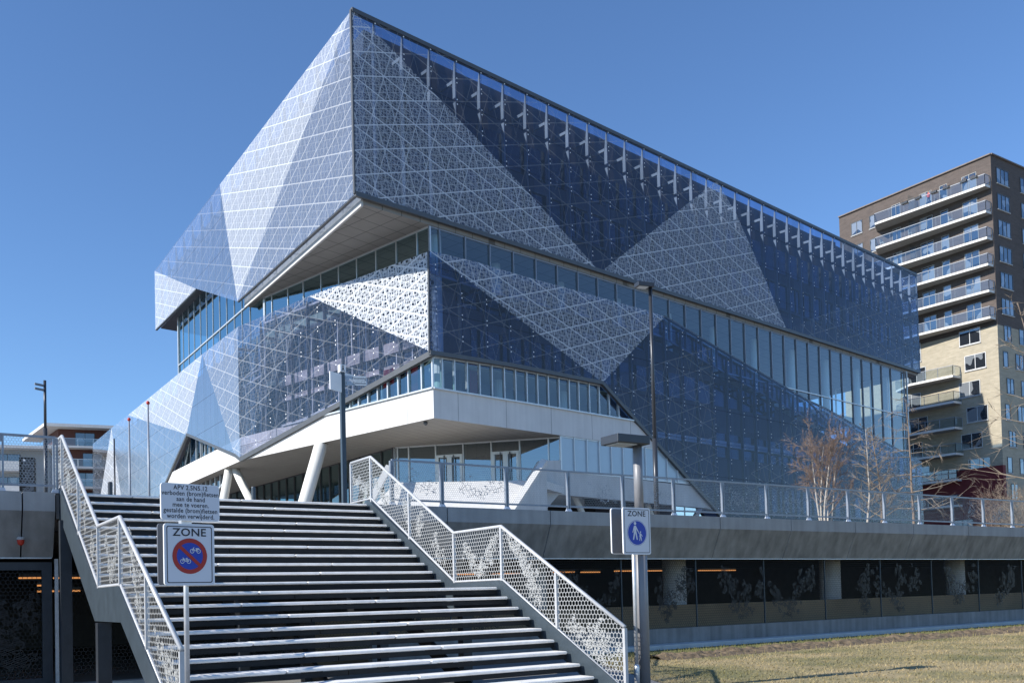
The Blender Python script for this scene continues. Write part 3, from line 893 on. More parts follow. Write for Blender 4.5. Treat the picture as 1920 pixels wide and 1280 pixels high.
b = MB(); b.prism([Rg.pt(sBg + .4, 0, -.5), RP.pt(s_end, 0, -.9), RP.pt(s_end, 0, -7), Rg.pt(sBg + 3, 0, -7)], 14.45, 14.5); b.build('interior_ceiling', M['int_olive'], LIB)

b = MB()
b.beam(k1 + Vector((0, 0, ZS1 + 0.04)), Rb.pt(s_end, ZS1 + 0.04), 0.24, 0.08)
b.beam(k1 + Vector((0, 0, ZS1 + 0.041)), Gb.pt(gF * 0.74, ZS1 + 0.041), 0.24, 0.08)
b.build('sill', M['alu'], LIB)

# --- floors, core and columns inside
body = [bG, Rg.pt(sR1 - 0.2, 0), e_pl.pt(30, 0), Lg.pt(sL1 - 0.2, 0) + RP.d * 28, Lg.pt(sL1 - 0.2, 0), isect(Gg, Lg)]
cen = sum((p for p in body), Vector()) / len(body)
def inset(k): return [p + (cen - p).normalized() * k for p in body]
b = MB(); b.prism(inset(4.5), 16.6, 17.05); b.build('floor_slab', M['int_ceiling'], LIB)
b = MB(); b.prism([RP.pt(s_end + 1, 0, -1.7), Rg.pt(sR1 - 0.4, 0, -0.2), e_pl.pt(25, 0, -0.4), RP.pt(s_end + 1, 0, -20)], 12.2, 12.6); b.build('floor_slab', M['int_ceiling'], LIB)
b = MB(); b.prism([RP.pt(8, 0, -7), RP.pt(sR1 - 17, 0, -8), RP.pt(sR1 - 17, 0, -24), RP.pt(12, 0, -26)], ZS1, ZB - 0.33); b.build('core_wall', M['int_wall'], LIB)
b = MB(); b.prism([GP.pt(3, 0, -6), GP.pt(gF + 6, 0, -6), GP.pt(gF + 6, 0, -16), GP.pt(3, 0, -12)], ZS1, ZB - 0.34); b.build('core_wall', M['int_wall'], LIB)
b = MB(); b.prism([LP.pt(sF + 3, 0, -5), LP.pt(sL1 - 1, 0, -4), LP.pt(sL1 - 1, 0, -14), LP.pt(sF + 3, 0, -14)], ZS1, 26.0); b.build('core_wall', M['int_wall'], LIB)
for k in range(11):
    b = MB(); c = Rg.pt(sBg + 1.1 + 5.5 * k, 0, -2.2 if k else -0.9)
    b.lathe(c, [(0.3, ZS1), (0.3, ZB - 0.34)], 14); b.build('interior_column', M['int_col'], LIB, smooth=False)
for x in (708, 752):
    b = MB(); s_ = GP.px(x, 735)[0]
    pts = []
    for j in range(13):
        pts.append((s_ - 0.45 + j * 0.075, (0.05 if j % 2 else -0.05)))
    vs = [Gg.pt(a, z, -0.5 + o) for z in (ZS1, ZS1 + 2.0) for a, o in pts]
    b.add(vs, [(j, j + 1, 13 + j + 1, 13 + j) for j in range(12)]); b.build('curtain', M['curtain'], LIB)
b = MB(); s_ = RP.px(922, 700)[0]
vs = [Rg.pt(s_ - 0.3 + j * 0.06, z, -1.2 + (0.05 if j % 2 else -0.05)) for z in (ZS1, ZS1 + 2.2) for j in range(11)]
b.add(vs, [(j, j + 1, 11 + j + 1, 11 + j) for j in range(10)]); b.build('curtain', M['curtain'], LIB)

# --- walls behind the lower mesh
def shrink(poly, dz): return [(p[0], p[1] + dz) for p in poly]
wl = [(b_t[0] + 1.6, b_t[1] - 1.2)] + [(V[k][0], V[k][1] - 1.1) for k in ('t2', 't4', 't6', 'pk', 'e1', 'e2', 'e3', 'e4')] + \
     [(sE, zg), (V['fb'][0] + 0.6, zg), (V['dg'][0] + 0.5, V['dg'][1]), (V['tip'][0] + 0.4, V['tip'][1] + 0.2), (V['bm'][0], V['bm'][1] + 0.1), (b_b[0] + 1.6, b_b[1] + 0.1)]
b = MB(); b.plprism(RP, wl, -1.9, -1.6); b.build('lower_wall', M['inner'], LIB)
for z0, z1, s0, s1 in ((15.2, 16.9, sB + 4, 40), (18.0, 19.0, sB + 3, 24), (11.4, 13.2, 32, 50), (7.6, 9.4, 37, 56)):
    zz = [p for p in (s0, s1)]
    b = MB(); b.plbox(RP, s0, s1, z0, z1, -1.598, -1.55); b.build('lower_window', M['win_dark'], LIB)
# bands behind the set-back mesh
Gi = GP.sub(-1.5)
for z0, z1, g1 in ((18.95, 19.75, gF), (15.75, 16.4, gF), (14.75, 15.05, gF), (12.7, 13.3, gF)):
    g0 = 1.5
    b = MB(); b.plbox(Gi, g0, g1 + 0.8, z0, z1, -0.2, 0.0); b.build('spandrel', M['spandrel'], LIB)
b = MB(); b.plbox(Gi, 1.6, gF + 0.7, ZS1 + 0.02, 18.9, -0.5, -0.3); b.build('recessed_window', M['win_dark'], LIB)
b = MB(); b.plbox(Gi, 1.6, gF + 0.7, ZS1 + 0.02, 19.6, -2.2, -2.0); b.build('recess_wall', M['inner'], LIB)
for k in range(13):
    b = MB(); b.plbox(Gi, 2.0 + 1.4 * k, 2.07 + 1.4 * k, 13.3, 18.94, -0.28, -0.1); b.build('recess_mullion', M['alu'], LIB)
# wall behind the far left mesh
Lw = LP.sub(-0.48)
wl = [(sF + 2, l_f[1] - 1.2), (Y['a'][0], Y['a'][1] - 1.1), (Y['d'][0], Y['d'][1] - 1.1), (Y['e'][0] - 1, Y['e'][1] - 1.1), (Y['e'][0] - 1, zg), (Y['f0'][0] + 1, zg), (Y['f'][0] + 0.5, Y['f'][1]), (Y['c'][0] + 0.6, Y['c'][1] + 0.4), (Y['b'][0] + 0.5, Y['b'][1] + 0.6), (sF + 2, l_tip[1] + 0.5)]
b = MB(); b.plprism(Lw, wl, -0.25, 0); b.build('lower_wall', M['inner'], LIB)

# --- entrance under the white band
E1 = at_z(1056, 818, ZS0); E2 = at_z(740, 838, ZS0); E3 = at_z(482, 911, ZS0)
def pl_through(p, q, sg=1):
    a = math.degrees(math.atan2(q.x - p.x, q.y - p.y)); return PL((p.x, p.y), a, sg=sg)
EP = pl_through(E2, E1); LE = (E1 - E2).to_2d().length
ZE = 8.0
ms = [EP.px(x, 850)[0] for x in (746, 767, 817.5, 869, 921.7, 975, 1029)]
curtain_wall(EP, [(0, ZE), (LE, ZE), (LE, ZS0 - 0.03), (0, ZS0 - 0.03)], ms, M['glass_entr'], name='entrance_glazing', mw=0.08, md=0.16)
for xa, xb in ((819, 867.5), (923.3, 973.5)):
    s0, s1 = EP.px(xa, 850)[0], EP.px(xb, 850)[0]
    b = MB(); zt = ZE + 2.35
    b.plbox(EP, s0, s0 + 0.16, ZE, zt, 0.0, 0.16); b.plbox(EP, s1 - 0.16, s1, ZE, zt, 0.0, 0.16)
    b.plbox(EP, s0 + 0.16, s1 - 0.16, zt - 0.16, zt, 0.0, 0.159); b.plbox(EP, (s0 + s1) / 2 - 0.16, (s0 + s1) / 2 + 0.16, ZE, zt - 0.16, 0.0, 0.158)
    d_ = b.build('entrance_door', M['alu'], LIB)
    for sgn in (-1, 1):
        b = MB(); sm = (s0 + s1) / 2 + sgn * 0.3
        b.tube([EP.pt(sm, ZE + 0.3, 0.24), EP.pt(sm, zt - 0.05, 0.24)], 0.035, 8)
        b.build('handle', M['frame_dark'], d_)
EQ = pl_through(E3, E2); LQ = (E2 - E3).to_2d().length
curtain_wall(EQ, [(-6, ZP + 0.1), (LQ, ZP + 0.1), (LQ, ZS0 - 0.03), (-6, ZS0 - 0.03)], [1.5 * k for k in range(-3, int(LQ / 1.5) + 1)], M['glass_teal'], name='ground_floor_glazing', mw=0.08, mat='frame_dark')
b = MB(); b.plbox(EP, -1, LE + 6, ZP, ZS0, -9.2, -9); b.plbox(EQ, -8, LQ, ZP, ZS0, -7.2, -7)
b.build('ground_floor_wall', M['inner'], LIB)
# platform and big white stair slope
T1 = at_Y(742, 905.5, 52.0); T2 = at_Y(1018, 897, 52.6)
zT = 8.0
T1 = Vector((T1.x, T1.y, zT)); T2 = Vector((T2.x, T2.y, zT))
run = 5.6
dn = Vector((-0.60, -0.80, 0)).normalized()
K1 = T1 + dn * run; K2 = T2 + dn * run
K1.z = K2.z = ZP
b = MB()
nst = 26
for i in range(nst):
    f0_, f1_ = i / nst, (i + 1) / nst
    a1 = T1.lerp(K1, f0_); a2 = T2.lerp(K2, f0_); c1 = T1.lerp(K1, f1_); c2 = T2.lerp(K2, f1_)
    b.add([a1, a2, c2, c1], [(0, 1, 2, 3)])
b.add([T1, K1, Vector((T1.x, T1.y, ZP)), ], [(0, 1, 2)])
b.build('entrance_stair_slope', M['white_conc'], LIB)
b = MB(); b.prism([(T1.x, T1.y), (T2.x, T2.y), EP.pt(LE, 0, 0.2).to_2d(), EP.pt(0, 0, 0.2).to_2d()], 7.55, zT - 0.004); b.build('entrance_platform', M['white_conc'], LIB)
b = MB()
b.prism([EP.pt(0, 0, -0.2).to_2d(), EP.pt(LE, 0, -0.2).to_2d(), EP.pt(LE, 0, -8.9).to_2d(), EP.pt(0, 0, -8.9).to_2d()], 7.5, zT - 0.01); b.build('entrance_floor', M['int_ceiling'], LIB)
b = MB()
p = at_Y(729, 876, 51.5); q = at_Y(691, 948, 48.8)
b.beam(p, q, 0.34, 0.3, up=(0.3, 0, 1)); b.build('stair_cheek', M['conc_wall'], LIB)
b = MB()
p = at_Y(1021, 866, 53.0); q = at_Y(958, 962, 50.0)
b.beam(p, p + (q - p) * 1.25, 0.34, 0.42, up=(0.3, 0, 1)); b.build('stair_cheek', M['white_conc'], LIB)
q2 = p + (q - p) * 1.25; b = MB(); off = Vector((.10, -.10, 0))
b.poly([p + off, q2 + off, Vector((q2.x + .1, q2.y - .1, ZP)), Vector((p.x + .1, p.y - .1, ZP))]); b.build('stair_cheek_side', M['conc_wall'], LIB)
wall = RP.pxs([(1022, 862), (1057.5, 862), (1057.5, 881.5), (1302, 910), (1345, 957), (1331, 952), (1052, 926), (1022, 962), (998, 1000), (934, 1000)])
b = MB(); b.plprism(RP, wall, -0.65, -0.2); b.build('stair_wall', M['conc_wall'], LIB)
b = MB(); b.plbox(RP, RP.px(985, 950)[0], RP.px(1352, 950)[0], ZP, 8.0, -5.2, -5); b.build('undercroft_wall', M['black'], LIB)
for xa, ya, xb, yb in ((1068, 925, 1092, 962), (1204, 932, 1220, 962), (1322, 948, 1306, 964)):
    p = RP.px(xa, ya, -1.6); q = RP.px(xb, yb, -1.6)
    b = MB(); P_ = RP.pt(p[0], p[1] + 0.5, -1.6); Q_ = RP.pt(q[0], q[1], -1.6); k = (P_.z - ZP) / (P_.z - Q_.z)
    b.tube([P_, P_ + (Q_ - P_) * k], 0.2, 10); b.build('support_column', M['white_paint'], LIB, smooth=False)
for xt, yt, xb, yb, rr in ((603, 830, 573, 936, 0.40), (430, 877, 420, 934, 0.30), (440, 877, 468, 934, 0.30)):
    T = at_z(xt, yt, ZS0 + 0.05); Bq = at_Y(xb, yb, T.y)
    k = (T.z - ZP) / (T.z - Bq.z)
    b = MB(); b.tube([T, T + (Bq - T) * k], rr, 20); o = b.build('support_column', M['white_paint'], LIB)
    for pp in o.data.polygons: pp.use_smooth = len(pp.vertices) == 4
# small camera box under the white band, lamp bracket at the far left edge
p = at_z(798, 794, ZS0 - 0.12)
b = MB(); b.lathe(p, [(0.1, 0.12), (0.13, 0), (0.05, -0.1)], 12); b.build('ceiling_camera', M['frame_dark'], LIB)



# ================================================================== GROUND, SQUARE, PARAPET, GARAGE
Q0 = (-2.98, 19.5)
QP = PL(Q0, 56.5)              # edge of the raised square, outward normal towards the camera
def st(s, t, z): return QP.pt(s, z, -t)


def sheet(name, pts, mat):
    b = MB(); b.poly([Vector(p) for p in pts]); o = b.build(name, mat); tag(o, kind='structure'); return o


sheet('ground', [(-1500, -1500, 0), (1500, -1500, 0), (1500, 2500, 0), (-1500, 2500, 0)], M['ground'])
b = MB()
b.prism([QP.pt(-120, 0, -0.62), QP.pt(-5.95, 0, -0.62), QP.pt(-5.95, 0, -0.14), QP.pt(0.1, 0, -0.14), QP.pt(0.1, 0, -0.62), QP.pt(150, 0, -0.62), QP.pt(150, 0, -330), QP.pt(-120, 0, -330)], 3.05, ZP - 0.004)
tag(b.build('plaza', M['plaza']), kind='structure')

# parapet
PAR = thing('concrete_parapet', 'grey precast concrete parapet with a slanted fascia along the edge of the raised square', 'parapet', QP.pt(10, ZP))
PAR2 = thing('concrete_parapet', 'short stretch of grey concrete parapet to the left of the stairs', 'parapet', QP.pt(-8, ZP))
sec = [(0, ZP), (0, 3.17), (-0.36, 2.38), (-0.61, 2.38), (-0.61, ZP)]


def parapet_run(seams, root):
    for a, c in zip(seams[:-1], seams[1:]):
        a2, c2 = a + 0.012, c - 0.012
        b = MB()
        vs = [QP.pt(a2, z, o) for o, z in sec] + [QP.pt(c2, z, o) for o, z in sec]
        n = 5
        for i in range(n):
            j = (i + 1) % n
            b.add([vs[i], vs[j], vs[n + j], vs[n + i]], [(0, 1, 2, 3)], 1 if i == 1 else 0)
        b.add(vs[:n], [tuple(range(n))]); b.add(vs[n:], [tuple(range(n))[::-1]])
        o = b.build('fascia_panel', [M['conc'], M['conc_dark']], root, normals=True)


sm = [QP.px(x, 965)[0] for x in (839, 1032, 1350, 1483, 1603, 1712, 1815)]
sm = [0.12] + [sm[0] if sm[0] > 0.6 else 2.0, sm[1], (sm[1] + sm[2]) / 2] + sm[2:]
while sm[-1] < 60: sm.append(sm[-1] + 3.75)
parapet_run(sm, PAR)
sl_ = [QP.px(x, 940)[0] for x in (42,)]
parapet_run([-25, -21, -17, -13, -9.6, sl_[0], -5.97], PAR2)
b = MB(); c = QP.pt(QP.px(40, 1012)[0], QP.px(40, 1012)[1], -0.12)
al = thing('alarm_light', 'small red beacon fixed to the grey concrete below the left parapet', 'alarm light', c)
b = MB(); b.lathe(c + QP.n * 0.03, [(0.065, 0.012), (0.065, 0.05), (0.045, 0.062)], 12); b.build('cap', M['conc'], al)
b = MB(); b.lathe(c + QP.n * 0.03, [(0.02, -0.085), (0.05, -0.06), (0.06, 0.0), (0.06, 0.011)], 12); b.build('lens', M['red'], al, smooth=True)

# garage under the square
GAR = thing('car_park', 'dark open car park under the raised square with concrete columns', 'car park', QP.pt(12, 0, -8))
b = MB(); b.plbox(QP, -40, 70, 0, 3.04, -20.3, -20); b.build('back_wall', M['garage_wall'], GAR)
b = MB(); b.plbox(QP, 0.2, 70, 0.0, 0.52, -0.62, -0.42); b.build('plinth', M['conc_dark'], GAR)
b = MB(); b.plbox(QP, -1.0, 70, 0.0, 1.12, -1.5, -1.35); b.build('reflection_wall', M['lawn_reflection'], GAR)  # added wall, its tan stands for the lawn mirrored in glass
b = MB(); b.plbox(QP, 0.2, 70, 2.36, 2.379, -0.6, -0.34); b.plbox(QP, -40, -6, 2.36, 2.379, -0.6, -0.34); b.build('sill_strip', M['galv'], GAR)
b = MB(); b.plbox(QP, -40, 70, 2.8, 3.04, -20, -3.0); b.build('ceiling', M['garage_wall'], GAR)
for x in (1000, 1264, 1556, 1791, 1990):
    s_ = QP.sub(-1.9).px(x, 1080)[0]
    b = MB(); b.lathe(QP.pt(s_, 0, -1.9), [(0.34, 0.0), (0.34, 3.04)], 20); o = b.build('column', M['conc_wall'], GAR)
    for pp in o.data.polygons: pp.use_smooth = len(pp.vertices) == 4
tl_pl = QP.sub(-5.5)
TUBE_LABELS = ['warm strip light behind the framed gate at the far left', 'warm strip light beside the dark stair post at the left', 'warm strip light behind the landing panel of the right railing',
               'warm strip light behind the railing just right of the landing panel', 'warm strip light left of the shortest one beside the right railing', 'shortest warm strip light midway between the right railing and the street lamp',
               'warm strip light directly behind the grey street lamp pole', 'warm strip light farthest right in the car park', 'lower warm strip light behind the landing panel of the right railing',
               'lower warm strip light behind the framed gate at the far left', 'shortest lowest warm strip light behind the framed gate']
for i, (xa, xb, y) in enumerate(((35, 90, 1083), (100, 153, 1083), (850, 905, 1076), (920, 985, 1075), (1038, 1076, 1072), (1090, 1124, 1072), (1153, 1248, 1070), (1310, 1378, 1069), (880, 940, 1090), (70, 150, 1108), (70, 85, 1097))):
    a, c = tl_pl.px(xa, y), tl_pl.px(xb, y)
    p0, p1 = tl_pl.pt(*a), tl_pl.pt(c[0], a[1])
    t_ = thing('tube_light', TUBE_LABELS[i], 'strip light', (p0 + p1) / 2, 'strip lights in the car park')
    b = MB(); b.beam(p0, p1, 0.09, 0.035); b.build('tube', M['tube'], t_)
    b = MB(); b.beam(p0 + Vector((0, 0, 0.06)), p1 + Vector((0, 0, 0.06)), 0.13, 0.06); b.build('housing', M['frame_dark'], t_)

# kerb, lawn, soil
b = MB(); b.plbox(QP, 0.3, 75, 0.0, 0.13, -0.4, 0.12); tag(b.build('kerb', M['conc_wall'], bevel=0.02), kind='structure')
lc = at_z(1262, 1286, 0)
lawn_pts = [QP.pt(5.2, 0.012, 0.15), QP.pt(150, 0.012, 0.15), QP.pt(150, 0.012, 60), Vector((lc.x + 3, lc.y - 9, 0.012)), Vector((lc.x, lc.y, 0.012))]
sheet('lawn', lawn_pts, M['lawn'])


def in_poly(p, poly):
    c = False; n = len(poly)
    for i in range(n):
        a, b_ = poly[i], poly[(i + 1) % n]
        if (a.y > p.y) != (b_.y > p.y) and p.x < (b_.x - a.x) * (p.y - a.y) / (b_.y - a.y) + a.x: c = not c
    return c


rnd = random.Random(3)
b = MB()
nn = 0
vs = []; fs = []
while nn < 60000:
    s_ = 2.0 + 36 * rnd.random() ** 1.1; o_ = 0.3 + 14 * rnd.random()
    p = QP.pt(s_, 0.01, o_)
    if 1.9 < o_ < 3.1 and s_ > 5.6 and rnd.random() < .55: continue
    if not in_poly(p, lawn_pts) or p.y < 8: continue
    h_ = rnd.uniform(0.018, 0.05) * (1.8 if (abs(o_ - 1.0) < 0.6) else 3.2 if (1.7 < o_ < 3.3 and rnd.random() < .2) else 1.0); a_ = rnd.uniform(0, 2 * pi); w_ = rnd.uniform(0.006, 0.014)
    dx, dy = cos(a_) * w_, sin(a_) * w_
    lx, ly = rnd.uniform(-0.04, 0.04), rnd.uniform(-0.04, 0.04)
    k = len(vs)
    vs += [(p.x - dx, p.y - dy, 0.01), (p.x + dx, p.y + dy, 0.01), (p.x + lx, p.y + ly, 0.01 + h_)]
    fs.append((k, k + 1, k + 2)); nn += 1
b.add(vs, fs)
tag(b.build('grass', M['blade'], normals=False), 'short dry yellowish grass on the lawn below the car park', 'grass', kind='stuff')
# rough soil edge
b = MB(); ns, no = 840, 26
from mathutils import noise as mnoise
vs = []; fs = []
for i in range(ns):
    s_ = 5.6 + i * 0.05
    for j in range(no):
        o_ = 1.7 + j * 0.055 + 0.15 * mnoise.noise(Vector((s_ * 0.5, 3, 0)))
        k = sin(pi * j / (no - 1))
        h_ = -0.02 + k * (0.11 + 0.07 * mnoise.noise(Vector((s_ * 1.6, o_ * 2.2, 1))) + 0.09 * mnoise.noise(Vector((s_ * 4, o_ * 5, 5))) + 0.05 * mnoise.noise(Vector((s_ * 11, o_ * 13, 9))))
        vs.append(QP.pt(s_, h_, o_))
for i in range(ns - 1):
    for j in range(no - 1):
        fs.append((i * no + j, (i + 1) * no + j, (i + 1) * no + j + 1, i * no + j + 1))
b.add(vs, fs)
tag(b.build('soil_edge', M['soil'], normals=False), 'rough strip of bare soil along the lawn edge', 'soil', kind='stuff')


# ------------------------------------------------------------------ wire ornaments
def ornament(pl, region, seed, o=0.012, n=46, size=0.09, spine=None, mat='orn', parent=None):
    """a spray of leaf-shaped wire cells on a mesh panel; region = (t0,t1,z0(t),z1(t))"""
    r_ = random.Random(seed)
    b = MB(); k = 0
    for (p, q, wd) in spine:
        for i in range(int(n * math.hypot(q[0] - p[0], q[1] - p[1])) + 3):
            f_ = r_.random()
            t = p[0] + (q[0] - p[0]) * f_ + r_.gauss(0, wd); z = p[1] + (q[1] - p[1]) * f_ + r_.gauss(0, wd)
            if not (region[0] + size < t < region[1] - size): continue
            if not (region[2](t) + size * 1.1 < z < region[3](t) - size * 1.1): continue
            a_ = r_.uniform(0, pi); L = size * r_.uniform(0.8, 1.35); w_ = L * r_.uniform(0.45, 0.75)
            pts = [(t + L * cos(x) * cos(a_) - w_ * sin(x) * sin(a_), z + L * cos(x) * sin(a_) + w_ * sin(x) * cos(a_)) for x in [2 * pi * q_ / 9 for q_ in range(9)]]
            b.poly([pl.pt(x, y, o + 0.0006 * k) for x, y in pts], uvs=[(x + seed * 3.1, y) for x, y in pts]); k += 1
    if k: return b.build('ornament', M[mat], parent, normals=False)


# ------------------------------------------------------------------ fences on the parapet
def plaza_fence(root, ss, seed, orn=True):
    fp = QP.sub(-0.16)
    zt, zb = ZP + 0.97, ZP + 0.13
    for i, s_ in enumerate(ss):
        b = MB()
        b.plbox(fp, s_ - 0.042, s_ - 0.012, ZP + 0.02, zt, -0.035, 0.035); b.plbox(fp, s_ + 0.012, s_ + 0.042, ZP + 0.02, zt, -0.035, 0.035)
        b.plbox(fp, s_ - 0.0121, s_ + 0.0121, zt - 0.1, zt - 0.01, -0.03, 0.03)
        po = b.build('post', M['post_galv'], root)
        b = MB()
        vs = [fp.pt(s_ + a, z, o) for z, k in ((ZP + 0.003, 0.075), (ZP + 0.07, 0.045)) for a, o in ((-k, -k * 0.8), (k, -k * 0.8), (k, k * 0.8), (-k, k * 0.8))]
        b.add(vs, [(0, 1, 2, 3), (4, 5, 6, 7), (0, 1, 5, 4), (1, 2, 6, 5), (2, 3, 7, 6), (3, 0, 4, 7)])
        b.build('foot', M['galv'], po)
    b = MB(); b.beam(fp.pt(ss[0], zt + 0.02), fp.pt(ss[-1], zt + 0.02), 0.05, 0.04); b.build('top_rail', M['post_galv'], root)
    b = MB(); b.beam(fp.pt(ss[0], zb), fp.pt(ss[-1], zb), 0.04, 0.04); b.build('bottom_rail', M['post_galv'], root)
    for i, (a, c) in enumerate(zip(ss[:-1], ss[1:])):
        q = [(a + 0.05, zb + 0.02), (c - 0.05, zb + 0.02), (c - 0.05, zt - 0.002), (a + 0.05, zt - 0.002)]
        b = MB(); b.poly([fp.pt(*p) for p in q], uvs=q); pn = b.build('mesh_panel', M['hex_far'], root, normals=False)
        if orn and i % 3 != 2:
            r_ = random.Random(seed + i); m_ = (a + c) / 2
            sp = [((m_ + r_.uniform(-.5, .5), zb + .1), (m_ + r_.uniform(-.7, .7), zb + .55), .1), ((m_ + .1, zb + .2), (m_ + r_.uniform(-.8, .8), zb + .45), .1)]
            ornament(fp, (a, c, lambda t: zb + .05, lambda t: zt - .05), seed + i, spine=sp, mat='orn_far', parent=pn, n=30)


FEN = thing('plaza_fence', 'long low galvanised wire fence along the parapet to the right of the stairs', 'fence', QP.pt(10, ZP))
ss = [0.62, 1.85, 3.58, 5.38, 7.12, 8.87, 10.7, 12.49, 14.3, 16.16, 17.98, 19.88, 21.77, 23.68, 25.58]
while ss[-1] < 42: ss.append(ss[-1] + 1.9)
plaza_fence(FEN, ss, 100)
FEN2 = thing('plaza_fence', 'short galvanised wire fence on the parapet to the left of the stairs', 'fence', QP.pt(-8, ZP))
sl0, sl1 = QP.px(4, 930)[0], QP.px(107, 930)[0]
plaza_fence(FEN2, [sl0 - 5.2, sl0 - 3.5, sl0 - 1.75, sl0, sl1], 300, orn=False)

# garage mesh screen
SCR = thing('mesh_screen', 'dark woven wire screen with leaf ornaments closing the car park', 'screen', QP.pt(15, 0, -0.5))
sp_ = QP.sub(-0.5)
sx = [0.25, 2.2, 4.6] + [sp_.px(x, 1100)[0] for x in (1165, 1305, 1432.5, 1546.6, 1651, 1747, 1835, 1916)]
while sx[-1] < 45: sx.append(sx[-1] + 3.3)
for i, s_ in enumerate(sx):
    b = MB(); b.plbox(sp_, s_ - 0.012, s_ + 0.012, 0.52, 2.36, -0.02, 0.02); b.build('post', M['steel_blue'], SCR)
for i, (a, c) in enumerate(zip(sx[:-1], sx[1:])):
    q = [(a + 0.02, 0.53), (c - 0.02, 0.53), (c - 0.02, 2.36), (a + 0.02, 2.36)]
    b = MB(); b.poly([sp_.pt(*p) for p in q], uvs=q); pn = b.build('mesh_panel', M['hex_dark'], SCR, normals=False)
    r_ = random.Random(i + 50)
    m_ = a + (c - a) * r_.uniform(.3, .7)
    sp = [((m_, .7), (m_ + r_.uniform(-1.1, 1.1), 2.1), .13), ((m_, .8), (m_ + r_.uniform(-1.1, 1.1), 1.6), .13), ((m_ + .6, 1.5), (m_ + 1.1, 1.9), .16)]
    ornament(sp_, (a, c, lambda t: .6, lambda t: 2.3), i + 900, spine=sp, mat='orn_dark', parent=pn, n=34, size=.1)
SCR2 = thing('garage_gate', 'dark framed mesh gate under the concrete to the left of the stairs', 'gate', QP.pt(-8, 0, -0.5))
x0 = sp_.px(-60, 1150)[0]; x1 = sp_.px(88, 1150)[0]; x2 = sp_.px(106, 1150)[0]
b = MB()
b.plbox(sp_, x1 - 0.08, x1 + 0.08, 0, 2.3, -0.06, 0.06); b.plbox(sp_, x0 - 0.08, x0 + 0.08, 0, 2.3, -0.06, 0.06)
b.plbox(sp_, x0, x1, 2.16, 2.299, -0.059, 0.059); b.plbox(sp_, x0, x1, 0.05, 0.25, -0.058, 0.058)
b.build('gate_frame', M['steel_dark'], SCR2)
b = MB(); b.plbox(sp_, x2 - 0.03, x2 + 0.03, 0, 2.36, -0.03, 0.05); b.build('gate_post', M['galv'], SCR2)
for a, c in ((x0 + .08, x1 - .08), (x2 + .03, 0.2)):
    q = [(a, 0.25), (c, 0.25), (c, 2.16), (a, 2.16)]
    b = MB(); b.poly([sp_.pt(*p) for p in q], uvs=q); pn = b.build('mesh_panel', M['hex_dark'], SCR2, normals=False)
    w_ = c - a
    ornament(sp_, (a, c, lambda t: .3, lambda t: 2.1), int(a * 10) + 77, spine=[((a + w_ * .75, .5), (a + w_ * .2, 1.5), .16), ((a + w_ * .5, .9), (a + w_ * .9, 1.7), .16)], mat='orn_dark', parent=pn, n=40, size=.11)
b = MB(); b.plbox(sp_, x0 - .5, 0.2, 0, 0.12, -0.1, 0.3); b.build('threshold', M['conc_wall'], SCR2)

# ================================================================== STAIRCASE
STW = 5.8
STR = thing('staircase', 'wide open outdoor staircase with pale stone treads and black risers', 'staircase', st(-2.9, -4, 0))
steps = []
nU, runU, riseU = 11, 3.44, (ZP - 1.65) / 11
for k in range(nU): steps.append((-runU * k / nU, ZP - riseU * k, 0.37))
steps.append((-5.01, 1.65, 1.60))
for k in range(1, 10): steps.append((-5.01 - 0.313 * k, 1.65 - 0.165 * k, 0.37))
rnd = random.Random(11)
for k, (t, z, dep) in enumerate(steps):
    b = MB()
    sh = ((k * 0.613) % 1.0) * 0.9
    cuts = [-STW + 0.03, -STW + 1.1 + sh, -STW + 3.1 + sh, -0.03]
    for a, c in zip(cuts[:-1], cuts[1:]):
        dz = rnd.uniform(-0.003, 0.003)
        ctr = st((a + c) / 2, t + dep / 2, z - 0.0235 + dz)
        b.obox(ctr, QP.d * ((c - a) / 2 - 0.004), QP.n * dep / 2, (0, 0, 0.0225))
    so_ = b.build('step', M['tread'], STR, bevel=0.02)
    zl = steps[k + 1][1] if k + 1 < len(steps) else 0.0
    b = MB()
    for a, c in ((cuts[0], (cuts[0] + cuts[3]) / 2 - 0.6), ((cuts[0] + cuts[3]) / 2 - 0.59, cuts[3])):
        zb_ = zl + (0.004 if k < 11 else 0.045)
        b.obox(st((a + c) / 2, t + 0.05, (z - 0.056 + zb_) / 2), QP.d * ((c - a) / 2), QP.n * 0.012, (0, 0, (z - 0.056 - zb_) / 2))
    b.build('riser', M['riser'], so_)


def nose(t):
    if t >= 0: return ZP
    if t >= -runU: return ZP + t / runU * (ZP - 1.65)
    if t >= -5.01: return 1.65
    return max(0.0, 1.65 + (t + 5.01) * 0.165 / 0.313)


for sd, sgn in ((0.02, 1), (-STW - 0.10, -1)):
    pl = PL(st(sd, 0, 0).to_2d(), -33.5)
    up_ = 0.10 if sgn > 0 else 0.10
    top = [(0.45, ZP + 0.0), (0.1, ZP + up_), (-runU, 1.65 + up_), (-5.05, 1.65 + up_), (-8.25, -0.02 + up_)]
    bot = [(-8.25, 0.0), (-7.75, 0.0), (-5.2, 1.28), (-3.30, 1.28), (-0.05, 3.02), (0.45, 3.02)]
    b = MB(); b.plprism(pl, top + bot, 0.0, 0.08); b.build('stringer', M['steel_blue'], STR)
for s_, t in ((-STW - 0.06, -0.25), (-STW - 0.06, -3.75), (0.06, -3.75), (-STW / 2, -3.9), (-STW / 2, -0.6), (0.06, -0.4)):
    b = MB(); zt_ = (3.0 if t > -1 else 1.27) - 0.01
    hgt = min(zt_, nose(t) - 0.36)
    b.obox(st(s_, t, hgt / 2), QP.d * 0.09, QP.n * 0.09, (0, 0, hgt / 2)); b.build('support_post', M['steel_dark'], STR)
